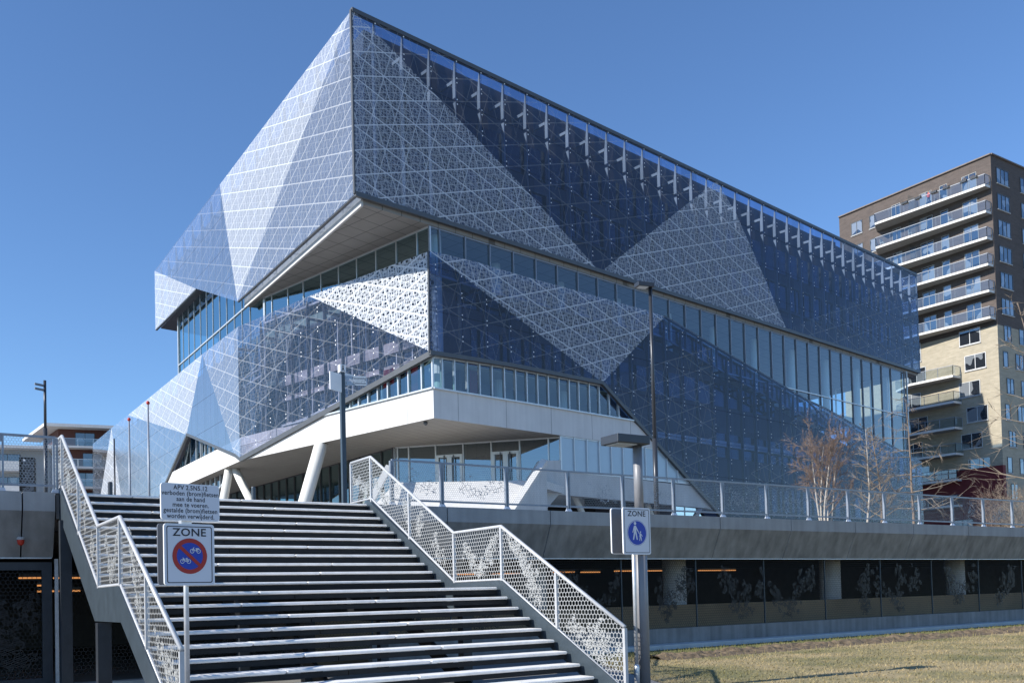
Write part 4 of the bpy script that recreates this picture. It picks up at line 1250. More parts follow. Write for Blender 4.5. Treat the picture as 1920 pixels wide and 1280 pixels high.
for s_ in (-STW * 0.33, -STW * 0.66):
    b = MB(); pl = PL(st(s_, 0, 0).to_2d(), -33.5)
    b.plprism(pl, [(0.3, 3.2), (-runU, 1.4), (-5.05, 1.4), (-7.9, -0.02), (-7.5, -0.02), (-5.1, 1.15), (-3.3, 1.15), (0.3, 2.95)], 0, 0.06); b.build('carriage', M['riser'], STR)


def stair_rail(s_, root, seed):
    pl = PL(st(s_, 0, 0).to_2d(), -33.5)
    ts = [1.02, 0.0, -1.72, -runU, -5.01, -6.52, -8.08]
    zb = lambda t: nose(t) + 0.02
    zt = lambda t: nose(t) + 1.0
    for i, t in enumerate(ts):
        b = MB()
        b.plbox(pl, t - 0.024, t + 0.024, zb(t) - 0.06, zt(t) - 0.02, -0.024, 0.024); b.build('post', M['rail_white'], root)
    b = MB()
    tp = [ts[0], 0.0, -runU, -5.01, -8.08]
    b.tube([pl.pt(t, zt(t)) for t in tp], 0.028, 10); b.build('handrail', M['rail_white'], root, smooth=True)
    b = MB()
    b.tube([pl.pt(t, zb(t) + 0.10) for t in tp], 0.022, 8); b.build('bottom_rail', M['rail_white'], root, smooth=True)
    for i, (a, c) in enumerate(zip(ts[:-1], ts[1:])):
        lo, hi = min(a, c), max(a, c)
        q = [(lo + .024, zb(lo) + .12), (hi - .024, zb(hi) + .12), (hi - .024, zt(hi) - .03), (lo + .024, zt(lo) - .03)]
        b = MB(); b.poly([pl.pt(*p) for p in q], uvs=q); pn = b.build('mesh_panel', M['hex'], root, normals=False)
        r_ = random.Random(seed + i)
        zl = lambda t: nose(t) + .14
        zh = lambda t: nose(t) + .96
        m_ = (lo + hi) / 2; w_ = hi - lo
        z0 = nose(m_)
        if i == 3: sp = [((m_, z0 + .15), (m_ - w_ * .35, z0 + .85), .05), ((m_, z0 + .15), (m_ + w_ * .33, z0 + .75), .05), ((m_, z0 + .1), (m_, z0 + .35), .07)]
        elif i == 5: sp = [((lo + w_ * .5, nose(lo + w_ * .5) + .2), (lo + w_ * .1, nose(lo + w_ * .1) + .55), .1), ((lo + w_ * .6, nose(lo + w_ * .6) + .3), (lo + w_ * .4, nose(lo + w_ * .4) + .6), .1), ((lo + w_ * .9, nose(lo + w_ * .9) + .3), (lo + w_ * .5, nose(lo + w_ * .5) + .3), .06)]
        elif i == 4: sp = [((lo + w_ * .3, nose(lo + w_ * .3) + .2), (lo + w_ * .62, nose(lo + w_ * .62) + .75), .06), ((lo + w_ * .45, nose(lo + w_ * .45) + .5), (lo + w_ * .8, nose(lo + w_ * .8) + .85), .05), ((hi - .3, zl(hi) + .4), (hi - .1, zl(hi) + .75), .05)]
        elif i == 0: sp = [((hi - .1, z0 + .6), (lo + .25, z0 + .35), .06)]
        elif i == 1: sp = [((hi - .1, z0 + .95), (hi - .7, nose(hi - .7) + .3), .06), ((lo + .2, zl(lo) + .3), (lo + .3, zl(lo) + .7), .05)]
        else: sp = [((lo + .5, nose(lo + .5) + .15), (lo + .75, nose(lo + .75) + .5), .07), ((lo + w_ * .85, nose(lo + w_ * .85) + .2), (lo + w_ * .8, nose(lo + w_ * .8) + .7), .05)]
        ornament(pl, (lo, hi, zl, zh), seed + i, o=0.014, n=60, size=0.065, spine=sp, parent=pn)


RR = thing('stair_railing', 'pale galvanised mesh railing with leaf ornaments on the right side of the staircase', 'railing', st(0.1, -4, 1))
stair_rail(0.06, RR, 500)
RL = thing('stair_railing', 'pale galvanised mesh railing on the left side of the staircase behind the no-bicycles sign', 'railing', st(-5.9, -4, 1))
stair_rail(-STW - 0.06, RL, 600)


# ================================================================== SIGNS AND POSTS
def rrect(x0, x1, y0, y1, r_, n=5):
    pts = []
    for cx_, cy_, a0 in ((x1 - r_, y1 - r_, 0), (x0 + r_, y1 - r_, 90), (x0 + r_, y0 + r_, 180), (x1 - r_, y0 + r_, 270)):
        for k in range(n + 1):
            a = radians(a0 + 90 * k / n); pts.append((cx_ + r_ * cos(a), cy_ + r_ * sin(a)))
    return pts


def flat(pl, pts, o, name, mat, parent, hole=None):
    b = MB()
    if hole:
        n = len(pts)
        b.add([pl.pt(x, y, o) for x, y in pts] + [pl.pt(x, y, o) for x, y in hole], [(i, (i + 1) % n, n + (i + 1) % n, n + i) for i in range(n)])
    else:
        b.poly([pl.pt(x, y, o) for x, y in pts])
    return b.build(name, M[mat], parent, normals=False)


def circ(x, y, r_, n=40): return [(x + r_ * cos(2 * pi * k / n), y + r_ * sin(2 * pi * k / n)) for k in range(n)]


def text(pl, txt, x, y, size, o, mat, parent, align='CENTER', sx=1.0, bold=0.0, name='lettering'):
    cu = bpy.data.curves.new('lettering', 'FONT'); cu.body = txt; cu.size = size; cu.align_x = align; cu.align_y = 'CENTER'
    cu.offset = bold; cu.resolution_u = 3; cu.space_character = 1.06
    ob = bpy.data.objects.new('lettering', cu); COL.objects.link(ob)
    dg = bpy.context.evaluated_depsgraph_get()
    me = bpy.data.meshes.new_from_object(ob.evaluated_get(dg))
    bpy.data.objects.remove(ob)
    b = MB()
    b.add([pl.pt(x + v.co.x * sx, y + v.co.y, o) for v in me.vertices], [tuple(p.vertices) for p in me.polygons])
    return b.build(name, M[mat], parent, normals=False)


def strokes(pl, segs, w_, o, name, mat, parent):
    b = MB(); k = 0
    for pts in segs:
        for p, q in zip(pts[:-1], pts[1:]):
            dx, dy = q[0] - p[0], q[1] - p[1]; L = math.hypot(dx, dy) or 1; nx, ny = -dy / L * w_ / 2, dx / L * w_ / 2
            b.poly([pl.pt(a, c, o + k * 2e-5) for a, c in ((p[0] + nx, p[1] + ny), (p[0] - nx, p[1] - ny), (q[0] - nx, q[1] - ny), (q[0] + nx, q[1] + ny))]); k += 1
    return b.build(name, M[mat], parent, normals=False)


def plate(pl, x0, x1, y0, y1, root, o, r_=0.03, th=0.022, name='sign_plate', face='sign_white', border=True):
    b = MB(); b.plprism(pl, rrect(x0, x1, y0, y1, r_), o - th, o)
    p_ = b.build(name, M['sign_edge'], root)
    flat(pl, rrect(x0 + .008, x1 - .008, y0 + .008, y1 - .008, r_ - .006), o + 0.0012, 'face', face, p_)
    if border:
        g = .024 * (x1 - x0) / 0.5
        flat(pl, rrect(x0 + g, x1 - g, y0 + g, y1 - g, r_ * .6), o + 0.0024, 'border', 'sign_black', p_, hole=rrect(x0 + g + .008, x1 - g - .008, y0 + g + .008, y1 - g - .008, r_ * .5))
    return p_


# no-bicycles sign on its own pole, in front of the stairs
base = at_Y(350, 1180, 8.8)
NS = thing('no_bicycle_sign', 'pole with white text plate above a round red and blue no bicycles zone sign', 'sign', (base.x, base.y, 0))
b = MB(); b.tube([(base.x, base.y, 0), (base.x, base.y, 0.72)], 0.030, 14); b.tube([(base.x, base.y, 0.72), (base.x, base.y, 2.55)], 0.024, 14); b.build('pole', M['galv'], NS, smooth=True)
SP = PL((base.x, base.y), 48.0, 0.075)
x0, y1 = SP.px(307, 979); x1, y0 = SP.px(403, 1099)
_, y1b = SP.px(403, 984); _, y0b = SP.px(307, 1094)
y1 = (y1 + y1b) / 2; y0 = (y0 + y0b) / 2
p1 = plate(SP, x0, x1, y0, y1, NS, 0.0)
b = MB(); b.plprism(SP, rrect(x0, x1, y0 + .01, y1 + .01, .03), -0.17, -0.15); b.build('rear_plate', M['sign_back'], NS)
W_ = x1 - x0; mx_ = (x0 + x1) / 2
cxs, cys = mx_ , y0 + (y1 - y0) * 0.475
R_ = W_ * 0.345
text(SP, 'ZONE', mx_, y1 - (y1 - y0) * 0.145, W_ * 0.21, 0.0035, 'sign_black', p1, sx=1.12, bold=0.0015)
flat(SP, circ(cxs, cys, R_), 0.003, 'disc', 'sign_blue', p1)
flat(SP, circ(cxs, cys, R_), 0.0042, 'ring', 'sign_red', p1, hole=circ(cxs, cys, R_ * 0.755))
strokes(SP, [[(cxs - R_ * .62, cys + R_ * .57), (cxs + R_ * .62, cys - R_ * .57)]], R_ * .19, 0.0054, 'slash', 'sign_red', p1)


def bike(cx_, cy_, k, motor):
    sg = []
    for wx in (-0.62, 0.62):
        sg.append([(cx_ + k * (wx + .36 * cos(a)), cy_ + k * (.36 * sin(a))) for a in [2 * pi * i / 14 for i in range(15)]])
    P = lambda x, y: (cx_ + k * x, cy_ + k * y)
    if motor:
        sg += [[P(-.62, 0), P(-.35, .62), P(-.2, .68)], [P(-.38, .5), P(-.1, .12), P(.3, .1), P(.62, 0)], [P(.05, .5), P(.75, .5)], [P(.1, .5), P(.3, .1)], [P(.2, .42), P(.65, .42)]]
    else:
        sg += [[P(-.62, 0), P(-.38, .62), P(-.55, .66)], [P(-.42, .48), P(0, .02), P(.62, 0), P(.28, .48), P(0, .02)], [P(-.42, .46), P(.28, .46)], [P(.28, .48), P(.24, .6)], [P(.12, .61), P(.38, .61)]]
    return sg


strokes(SP, bike(cxs + R_ * .31, cys + R_ * .28, R_ * .30, True), R_ * .038, 0.0056, 'moped_symbol', 'sign_white', p1)
strokes(SP, bike(cxs - R_ * .26, cys - R_ * .30, R_ * .30, False), R_ * .034, 0.0056, 'bicycle_symbol', 'sign_white', p1)
xa, ya = SP.px(301, 904); xb, yb = SP.px(411.5, 979)
_, yc = SP.px(411, 910); _, yd = SP.px(301, 972)
ya = (ya + yc) / 2; yb = (yb + yd) / 2
p2 = plate(SP, xa, xb, yb, ya, NS, 0.004, border=False)
hh = ya - yb; ww = xb - xa; mm = (xa + xb) / 2
for i, (t_, sx_) in enumerate((('APV 2.5N5.12', 1.0), ('verboden (brom)fietsen', 1.0), ('aan de hand', 1.0), ('mee te voeren.', 1.0), ('gestalde (brom)fietsen', 1.0), ('worden verwijderd.', 1.0))):
    text(SP, t_, mm, ya - hh * (0.115 + 0.155 * i), ww * 0.106, 0.0065, 'sign_black', p2, sx=0.90, bold=0.0009)
b = MB(); b.obox((base.x, base.y, (y1 + yb) / 2), SP.d * .05, SP.n * .035, (0, 0, .02)); b.build('clamp', M['galv'], NS)

# pedestrian zone sign next to the street lamp
base = at_Y(1191, 1150, 13.9)
ZS = thing('pedestrian_zone_sign', 'blue round pedestrian zone sign on a slim pole beside the grey street lamp', 'sign', (base.x, base.y, 0))
lb = at_Y(1201, 1150, 14.05)
b = MB(); b.tube([(base.x, base.y, 0), (base.x, base.y, 0.4), (base.x, base.y, 0.43)], [0.042, 0.042, 0.028], 12); b.tube([(base.x, base.y, 0.43), (base.x, base.y, 2.75)], 0.028, 12); b.build('pole', M['galv'], ZS, smooth=True)
SZ = PL((lb.x, lb.y), 56.5, 0.13)
x0, y1 = SZ.px(1167, 949); x1, y0 = SZ.px(1221, 1040)
_, y1b = SZ.px(1219, 953); _, y0b = SZ.px(1169, 1038)
y1 = (y1 + y1b) / 2; y0 = (y0 + y0b) / 2
p1 = plate(SZ, x0, x1, y0, y1, ZS, 0.0, r_=.04)
b = MB(); b.plprism(SZ, rrect(x0 + .0, x1, y0 + .02, y1 + .01, .04), -0.29, -0.268); pb = b.build('rear_plate', M['sign_edge'], ZS)
flat(SZ, rrect(x0 + .01, x1 - .01, y0 + .03, y1, .035), -0.2665, 'plate_back', 'sign_back', pb)
W_ = x1 - x0; mx_ = (x0 + x1) / 2; hz = y1 - y0
text(SZ, 'ZONE', mx_, y1 - hz * .135, W_ * .21, 0.0035, 'sign_black', p1, sx=1.1, bold=.0015)
cxs, cys, R_ = mx_ , y0 + hz * .46, W_ * .355
flat(SZ, circ(cxs, cys, R_ * 1.0), 0.0030, 'disc', 'sign_blue', p1)
flat(SZ, circ(cxs, cys, R_ * .975), 0.0042, 'ring', 'sign_white', p1, hole=circ(cxs, cys, R_ * .93))


def figure(px_, py_, k):
    P = lambda x, y: (px_ + k * x, py_ + k * y)
    body = [P(-.12, .52), (P(-.10, .60)), P(.10, .60), P(.12, .52), P(.09, .15), P(.24, -.55), P(.13, -.55), P(0, 0), P(-.13, -.55), P(-.24, -.55), P(-.09, .15)]
    return body


P = lambda x, y: (cxs + R_ * x, cys + R_ * y)
for (fx, fy, k, name) in ((-.20, .06, .95, 'adult_symbol'), (.34, -.30, .52, 'child_symbol')):
    b = MB(); k_ = R_ * k
    ox, oy = P(fx, fy)
    b.poly([SZ.pt(x, y, .0045) for x, y in [(ox + k_ * u, oy + k_ * v) for u, v in ((-.13, .48), (-.08, .54), (.08, .54), (.13, .48), (.12, .1), (.26, -.62), (.14, -.62), (.0, -.08), (-.14, -.62), (-.26, -.62), (-.12, .1))]])
    b.poly([SZ.pt(x, y, .0046) for x, y in circ(ox, oy + k_ * .72, k_ * .13, 18)])
    b.poly([SZ.pt(x, y, .0047) for x, y in [(ox + k_ * u, oy + k_ * v) for u, v in ((-.13, .5), (-.30, -.02), (-.22, -.05), (-.06, .4))]])
    if name == 'adult_symbol':
        b.poly([SZ.pt(x, y, .0048) for x, y in [(ox + k_ * u, oy + k_ * v) for u, v in ((.10, .5), (.40, .0), (.34, -.05), (.04, .36))]])
    else:
        b.poly([SZ.pt(x, y, .0048) for x, y in [(ox + k_ * u, oy + k_ * v) for u, v in ((-.1, .5), (-.42, .62), (-.40, .5), (-.06, .34))]])
        b.poly([SZ.pt(x, y, .0049) for x, y in [(ox + k_ * u, oy + k_ * v) for u, v in ((.1, .5), (.42, .1), (.34, .04), (.05, .36))]])
    b.build(name, M['sign_white'], p1, normals=False)


def street_lamp(px_, ytop, D, label, rad, zbase, head, mat, matp=None, steps_=None):
    g = at_Y(px_, ytop, D)
    L = thing('street_lamp', label, 'street lamp', (g.x, g.y, zbase))
    b = MB()
    if steps_:
        zm = g.z - steps_[1]
        b.tube([(g.x, g.y, zbase), (g.x, g.y, zm)], rad, 18); b.tube([(g.x, g.y, zm), (g.x, g.y, g.z)], steps_[0], 18)
    else: b.tube([(g.x, g.y, zbase), (g.x, g.y, g.z)], rad, 14)
    b.build('pole', M[matp or mat], L, smooth=True)
    ln, wd, ht, ang = head
    d = Vector((sin(radians(ang)), cos(radians(ang)), 0)); n_ = Vector((d.y, -d.x, 0))
    c = Vector((g.x, g.y, g.z + ht / 2)) + d * (ln / 2 - 0.08)
    b = MB(); b.obox(c, d * ln / 2, n_ * wd / 2, (0, 0, ht / 2)); h_ = b.build('lamp_head', M['lamp_dark'] if not matp else M['lamp_dark'], L, bevel=0.012)
    b = MB(); b.obox(c + d * ln * .12 - Vector((0, 0, ht / 2 + .004)), d * ln * .28, n_ * wd * .36, (0, 0, .006)); b.build('lamp_lens', M['alu'], h_)
    return L


street_lamp(1195, 836, 14.05, 'grey street lamp with a flat dark head standing by the pedestrian sign', 0.098, 0, (0.62, 0.42, 0.13, 238), 'lamp_grey', 'lamp_grey', (0.070, 1.03))
street_lamp(1219, 540, 28.0, 'tall slim black street lamp behind the wire fence', 0.075, ZP, (0.55, 0.30, 0.13, 250), 'lamp_dark', None, (0.055, 4.6))
g = at_Y(84, 713, 25)
LL = thing('street_name_post', 'tall dark post with two thin sign arms behind the fence left of the stairs', 'signpost', (g.x, g.y, ZP))
b = MB(); b.tube([(g.x, g.y, ZP), (g.x, g.y, g.z - 1.3)], 0.05, 12); b.tube([(g.x, g.y, g.z - 1.3), (g.x, g.y, g.z)], 0.036, 12); b.build('pole', M['lamp_dark'], LL, smooth=True)
for dz in (0.1, 0.22):
    b = MB(); d = Vector((-.45, -.89, 0)).normalized()
    b.obox(Vector((g.x, g.y, g.z - dz - .05)) + d * .17, d * .13, Vector((d.y, -d.x, 0)) * .012, (0, 0, .03)); b.build('sign_arm', M['sign_back'], LL)

# pedestrian wayfinding post
g = at_Y(641, 698, 21.5)
WF = thing('wayfinding_post', 'blue-grey pedestrian direction post with white and grey sign plates at the stair top', 'signpost', (g.x, g.y, ZP))
WA = PL((g.x, g.y), 56.5)
b = MB(); b.obox((g.x, g.y, (ZP + g.z) / 2), WA.d * .05, WA.n * .05, (0, 0, (g.z - ZP) / 2)); b.build('pole', M['steel_blue'], WF)
b = MB(); b.obox((g.x, g.y, g.z + .085), WA.d * .07, WA.n * .07, (0, 0, .085)); cb = b.build('cap_box', M['sign_edge'], WF)
b = MB(); b.poly([WA.pt(x, g.z + y, .072) for x, y in circ(0, .135, .018, 12)])
b.poly([WA.pt(x, g.z + y, .0721) for x, y in ((-.02, .11), (.02, .11), (.018, .07), (.04, .015), (.022, .015), (0, .06), (-.022, .015), (-.04, .015), (-.018, .07))]); b.build('walker_symbol', M['sign_black'], cb, normals=False)
for k, (txt, z_) in enumerate((('Fietszoning', -.13), ('Ziekenhuis', -.245))):
    wl_ = PL((g.x, g.y), 78)
    b = MB(); b.plbox(wl_, .055, .56, g.z + z_ - .052, g.z + z_ + .052, -.008, .008); pp = b.build('direction_plate', M['sign_grey'], WF)
    text(wl_, txt, .55, g.z + z_, .085, .0095, 'sign_black', pp, align='RIGHT', sx=.78)
    text(wl_, '\u2190' if k == 0 else 'i', .10, g.z + z_, .08, .0095, 'sign_black', pp) if k else None
wl_ = PL((g.x, g.y), 30, sg=-1)
b = MB(); b.plbox(wl_, .05, .47, g.z - .10, g.z + .02, .01, .03); b.build('direction_plate', M['sign_edge'], WF)
wl_ = PL((g.x, g.y), -150, sg=1)
b = MB(); b.plbox(wl_, .05, .45, g.z - .48, g.z - .06, -.03, -.01); b.build('info_plate', M['sign_edge'], WF)

# flagpoles
for i, (x, y, D, ball) in enumerate(((277.5, 758, 45, True), (242, 789, 48, True), (214, 822, 52, False))):
    g = at_Y(x, y, D)
    F_ = thing('flagpole', ['tallest bare flagpole with a red ball on top', 'middle bare flagpole with a red ball on top', 'shortest dark bare flagpole without a ball'][i] + ' before the glass wall', 'flagpole', (g.x, g.y, ZP), 'flagpoles before the glass wall')
    b = MB(); b.tube([(g.x, g.y, ZP), (g.x, g.y, g.z)], [0.075, 0.04], 10); b.build('pole', M['post_galv' if ball else 'lamp_dark'], F_, smooth=True)
    if ball:
        b = MB(); b.lathe((g.x, g.y, g.z), [(0.02, -.02), (.07, .02), (.09, .08), (.07, .14), (.02, .18)], 12); b.build('ball', M['red'], F_, smooth=True)
# bollards
for i, (x, y, D, lab, mt_, rr) in enumerate(((206.5, 903, 22, 'black round bollard on the square left of the stair top', 'lamp_dark', .055), (475, 912, 24.5, 'blue-grey round bollard on the square near the white column feet', 'steel_blue', .055))):
    g = at_Y(x, y, D)
    b = MB(); b.lathe((g.x, g.y, ZP), [(rr, 0.0), (rr, g.z - ZP - .03), (rr * .8, g.z - ZP)], 14); o = b.build('bollard', M[mt_], smooth=False); tag(o, lab, 'bollard', 'bollards on the square')
# dark perforated cabinet
g = at_Y(50, 857, 22); gl_ = at_Y(37, 857, 22); gr_ = at_Y(62.5, 857, 22)
CB = thing('vent_cabinet', 'tall black patterned metal cabinet behind the left fence', 'cabinet', (g.x, g.y, ZP))
wd = (gr_ - gl_).length
cp = PL((g.x, g.y), 70)
b = MB(); b.plbox(cp, -wd / 2, wd / 2, ZP, g.z, -.3, 0.0); cbm = b.build('body', M['riser'], CB)
q = [(-wd / 2 + .07, ZP + .1), (wd / 2 - .01, ZP + .1), (wd / 2 - .01, g.z - .03), (-wd / 2 + .07, g.z - .03)]
b = MB(); b.poly([cp.pt(x, z, .004) for x, z in q], uvs=q); b.build('patterned_front', M['orn_cab'] if 'orn_cab' in M else M['black'], CB, normals=False)
b = MB(); b.plbox(cp, -wd / 2 + .09, -wd / 2 + .13, g.z - .09, g.z - .05, .005, .01); b.build('label_plate', M['sign_edge'], CB)



# ================================================================== BLOCKS OF FLATS
CA = at_Y(1857, 290, 105.0)
ZR = CA.z
AL = PL((CA.x, CA.y), -33.5, sg=-1)    # left face, u = distance from the corner
AR = PL((CA.x, CA.y), 56.5)
APT = thing('apartment_tower', 'tall dark brown and yellow brick flats with long white balconies on the right', 'apartment block', (CA.x, CA.y + 5, ZP))
uL = AL.px(1573, 405)[0]; wR = 34.0
ZSW = AR.px(1866, 607)[1]


def wall_with_uv(pl, s0, s1, z0, z1, mat, name, o=0.0):
    b = MB(); q = [(s0, z0), (s1, z0), (s1, z1), (s0, z1)]
    b.poly([pl.pt(*p, o) for p in q], uvs=q); return b.build(name, mat, APT, normals=False)


wall_with_uv(AL, 0, uL, ZSW, ZR, M['brick_dark'], 'dark_brick_wall')
wall_with_uv(AL, 0, uL, 0, ZSW, M['brick_yel'], 'yellow_brick_wall')
wall_with_uv(AR, 0, wR, ZSW, ZR, M['brick_dark'], 'dark_brick_wall')
wall_with_uv(AR, 0, wR, 0, ZSW, M['brick_yel'], 'yellow_brick_wall')
b = MB(); c2 = AL.pt(uL, 0) + AR.d * wR
pts = [AL.pt(0, ZR), AL.pt(uL, ZR), Vector((c2.x, c2.y, ZR)), AR.pt(wR, ZR)]
b.poly(pts); b.poly([AL.pt(uL, 0), Vector((c2.x, c2.y, 0)), Vector((c2.x, c2.y, ZR)), AL.pt(uL, ZR)]); b.poly([AR.pt(wR, 0), AR.pt(wR, ZR), Vector((c2.x, c2.y, ZR)), Vector((c2.x, c2.y, 0))])
b.build('roof', M['render_grey'], APT)
b = MB(); b.beam(AL.pt(-.05, ZR + .06, .06), AL.pt(uL, ZR + .06, .06), .3, .14); b.beam(AR.pt(-.05, ZR + .061, .06), AR.pt(wR, ZR + .061, .06), .3, .14); b.build('roof_edge', M['render_grey'], APT)


def window(pl, s0, s1, z0, z1, panes, parent, frame='frame_dark', o=0.0, name='window'):
    b = MB(); f_ = .065
    for k in range(panes + 1):
        x = s0 + (s1 - s0) * k / panes
        b.plbox(pl, x - f_ / 2, x + f_ / 2, z0, z1, -.02, .07 + o)
    b.plbox(pl, s0, s1, z0 - f_ / 2, z0 + f_ / 2, -.02, .069 + o); b.plbox(pl, s0, s1, z1 - f_ / 2, z1 + f_ / 2, -.02, .069 + o)
    w_ = b.build(name, M[frame], parent)
    b = MB(); b.poly([pl.pt(a, c, .03 + o) for a, c in ((s0, z0), (s1, z0), (s1, z1), (s0, z1))]); b.build('glass', M['apt_glass'], w_, normals=False)
    b = MB(); b.plbox(pl, s0 - .08, s1 + .08, z0 - .14, z0 - .06, 0, .12 + o); b.build('sill', M['conc_wall'], w_)
    # curtains / blinds inside
    return w_


# glass with something behind: dark reflective with pale curtain strips
def apt_glass():
    mt, nt = nt_new('apartment_window_glass')
    out = N(nt, 'ShaderNodeOutputMaterial')
    tc = N(nt, 'ShaderNodeTexCoord')
    nz = N(nt, 'ShaderNodeTexNoise', ins={'Vector': tc.outputs['Object'], 'Scale': 0.55, 'Detail': 1.0})
    cr = N(nt, 'ShaderNodeValToRGB', ins={0: nz.outputs['Fac']}); cr.color_ramp.interpolation = 'CONSTANT'
    cr.color_ramp.elements[0].color = (0.02, 0.024, 0.03, 1); cr.color_ramp.elements[1].position = 0.54; cr.color_ramp.elements[1].color = (0.22, 0.24, 0.26, 1)
    df = N(nt, 'ShaderNodeBsdfDiffuse'); nt.links.new(cr.outputs[0], df.inputs[0])
    gl = N(nt, 'ShaderNodeBsdfGlossy', ins={'Color': (.9, .95, 1, 1), 'Roughness': .01})
    mx = N(nt, 'ShaderNodeMixShader', ins={0: schlick(nt, .20, .7), 1: df.outputs[0], 2: gl.outputs[0]})
    nt.links.new(mx.outputs[0], out.inputs[0]); return mt


M['apt_glass'] = apt_glass()
STO = 3.04
zc0 = AR.px(1880, 331)[1]
rows_up = [zc0 - STO * k for k in range(6)]
cols = [AR.px(1868, 331)[0], AR.px(1890, 331)[0]]
pitch_ = AR.px(1912, 331)[0] - cols[0]
for z in rows_up:
    for k in range(5):
        s0 = cols[0] + pitch_ * k
        window(AR, s0, s0 + (cols[1] - cols[0]), z - 1.0, z + .75, 3, APT)
zl0 = AR.px(1882, 622)[1]
for r_ in range(7):
    z = zl0 - STO * r_
    for k in range(4):
        if r_ == 0: xs_ = ((1.35, 1.45), (4.6, 1.0))
        else: xs_ = ((.95, 0.95), (3.6, 1.7)) if r_ % 2 else ((1.5, 1.45), (4.6, 1.0))
        for s0, w_ in xs_:
            window(AR, s0 + 6.6 * k, s0 + 6.6 * k + w_, z - 1.0, z + .75, 2 if w_ > 1.2 else 1, APT)
zf = [zc0 - 1.6 - STO * k for k in range(14)]   # floor levels
# left face windows: door pairs behind the balconies
u_of = lambda x, y: AL.px(x, y)[0]
ucols = [(u_of(1831, 340), u_of(1804, 345), 2), (u_of(1776, 352), u_of(1762, 355), 1), (u_of(1747, 365), u_of(1724, 370), 2), (u_of(1688, 385), u_of(1672, 390), 2)]
for k in range(6):
    for j, (a, c, n_) in enumerate(ucols):
        window(AL, a, c, zf[k] + .05, zf[k] + 2.25, n_, APT, frame='conc_frame', name='balcony_door')
    if k < 4:
        window(AL, u_of(1616, 402), u_of(1596, 408), zf[k] + .5, zf[k] + 2.1, 2, APT)
        window(AL, u_of(1640, 392), u_of(1630, 396), zf[k] + .5, zf[k] + 2.1, 1, APT)
zz = AL.px(1826, 628)[1]
for k in range(7):
    off = -.55 if k % 2 else 0.25
    u0 = u_of(1838, 628) + (0 if k == 0 else off * 1.0)
    z = zz - STO * k
    window(AL, u0, u0 + 2.5, z - .95, z + .75, 2, APT, frame='chair_white' if k < 2 else 'alu')
    if k < 6: window(AL, u0 + 7.5, u0 + 9.9, z - 1.5, z + .7, 2, APT, frame='alu', name='balcony_door')


def balcony(pts_ud, z, root, gl='balc_glass'):
    """pts in (u, depth): corners running along the outer edge; wall side closed"""
    t = .26
    outl = [AL.pt(u, 0, d) for u, d in pts_ud]
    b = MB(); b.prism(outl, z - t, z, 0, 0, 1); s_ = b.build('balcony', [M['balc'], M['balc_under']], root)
    edge = outl[1:-1] if len(outl) > 3 else outl
    edge = outl
    b = MB()
    vs = []; path = outl[:]
    # outer edge = all but the wall side (first to last is on the wall)
    for p, q in zip(path[:-1], path[1:]):
        b.beam(Vector((p.x, p.y, z + 1.12)), Vector((q.x, q.y, z + 1.12)), .07, .06)
        L = (q - p).length; n_ = max(1, int(L / 1.7))
        for i in range(n_ + 1):
            r_ = p.lerp(q, i / n_); b.beam(Vector((r_.x, r_.y, z)), Vector((r_.x, r_.y, z + 1.1)), .045, .045)
    b.build('balcony_rail', M['post_galv'], s_)
    b = MB()
    for p, q in zip(path[:-1], path[1:]):
        b.poly([Vector((p.x, p.y, z + .06)), Vector((q.x, q.y, z + .06)), Vector((q.x, q.y, z + 1.06)), Vector((p.x, p.y, z + 1.06))])
    b.build('glass', M[gl], s_, normals=False)
    return s_


dB = 2.3
ALo = AL.sub(dB)
uE = ALo.px(1640, 412)[0]
for k in range(6):
    balcony([(0.15, 0.01), (0.15, 1.15), (uE, dB), (uE + 1.3, 0.01)], zf[k], APT)
    b = MB(); um = uE * .68; b.add([AL.pt(um, z_, d_) for z_ in (zf[k], zf[k] + 2.0) for d_ in (0.02, 1.9)], [(0, 1, 3, 2)]); b.build('balcony_screen', M['balc_glass'], APT, normals=False)
uS = AL.sub(1.6).px(1785, 668)[0]
for k in range(6):
    z = zz - 1.5 - STO * (k + 1) + .1
    balcony([(uS, 0.01), (uS, 1.6), (uS + 5.4, 1.9), (uS + 8.5, 0.01)], z, APT)
# dark red base block
u0, u1 = AL.px(1750 + 85, 880)[0], uL + 4
rb = AL.sub(0.6)
zr_ = AL.sub(.6).px(1834, 877)[1]
b = MB(); b.plbox(AL, -.3, uL, 0, zr_, .0, .6); b.plbox(AR, -.6, .0, 0, zr_, -.001, .001)
o = b.build('red_base', M['redbase'], APT)
window(rb, u_of(1828, 930) , u_of(1790, 930), 5.4, 9.0, 2, APT, name='shop_window')
window(rb, u_of(1764, 930), u_of(1744, 930), 4.0, 8.4, 1, APT, name='shop_window')

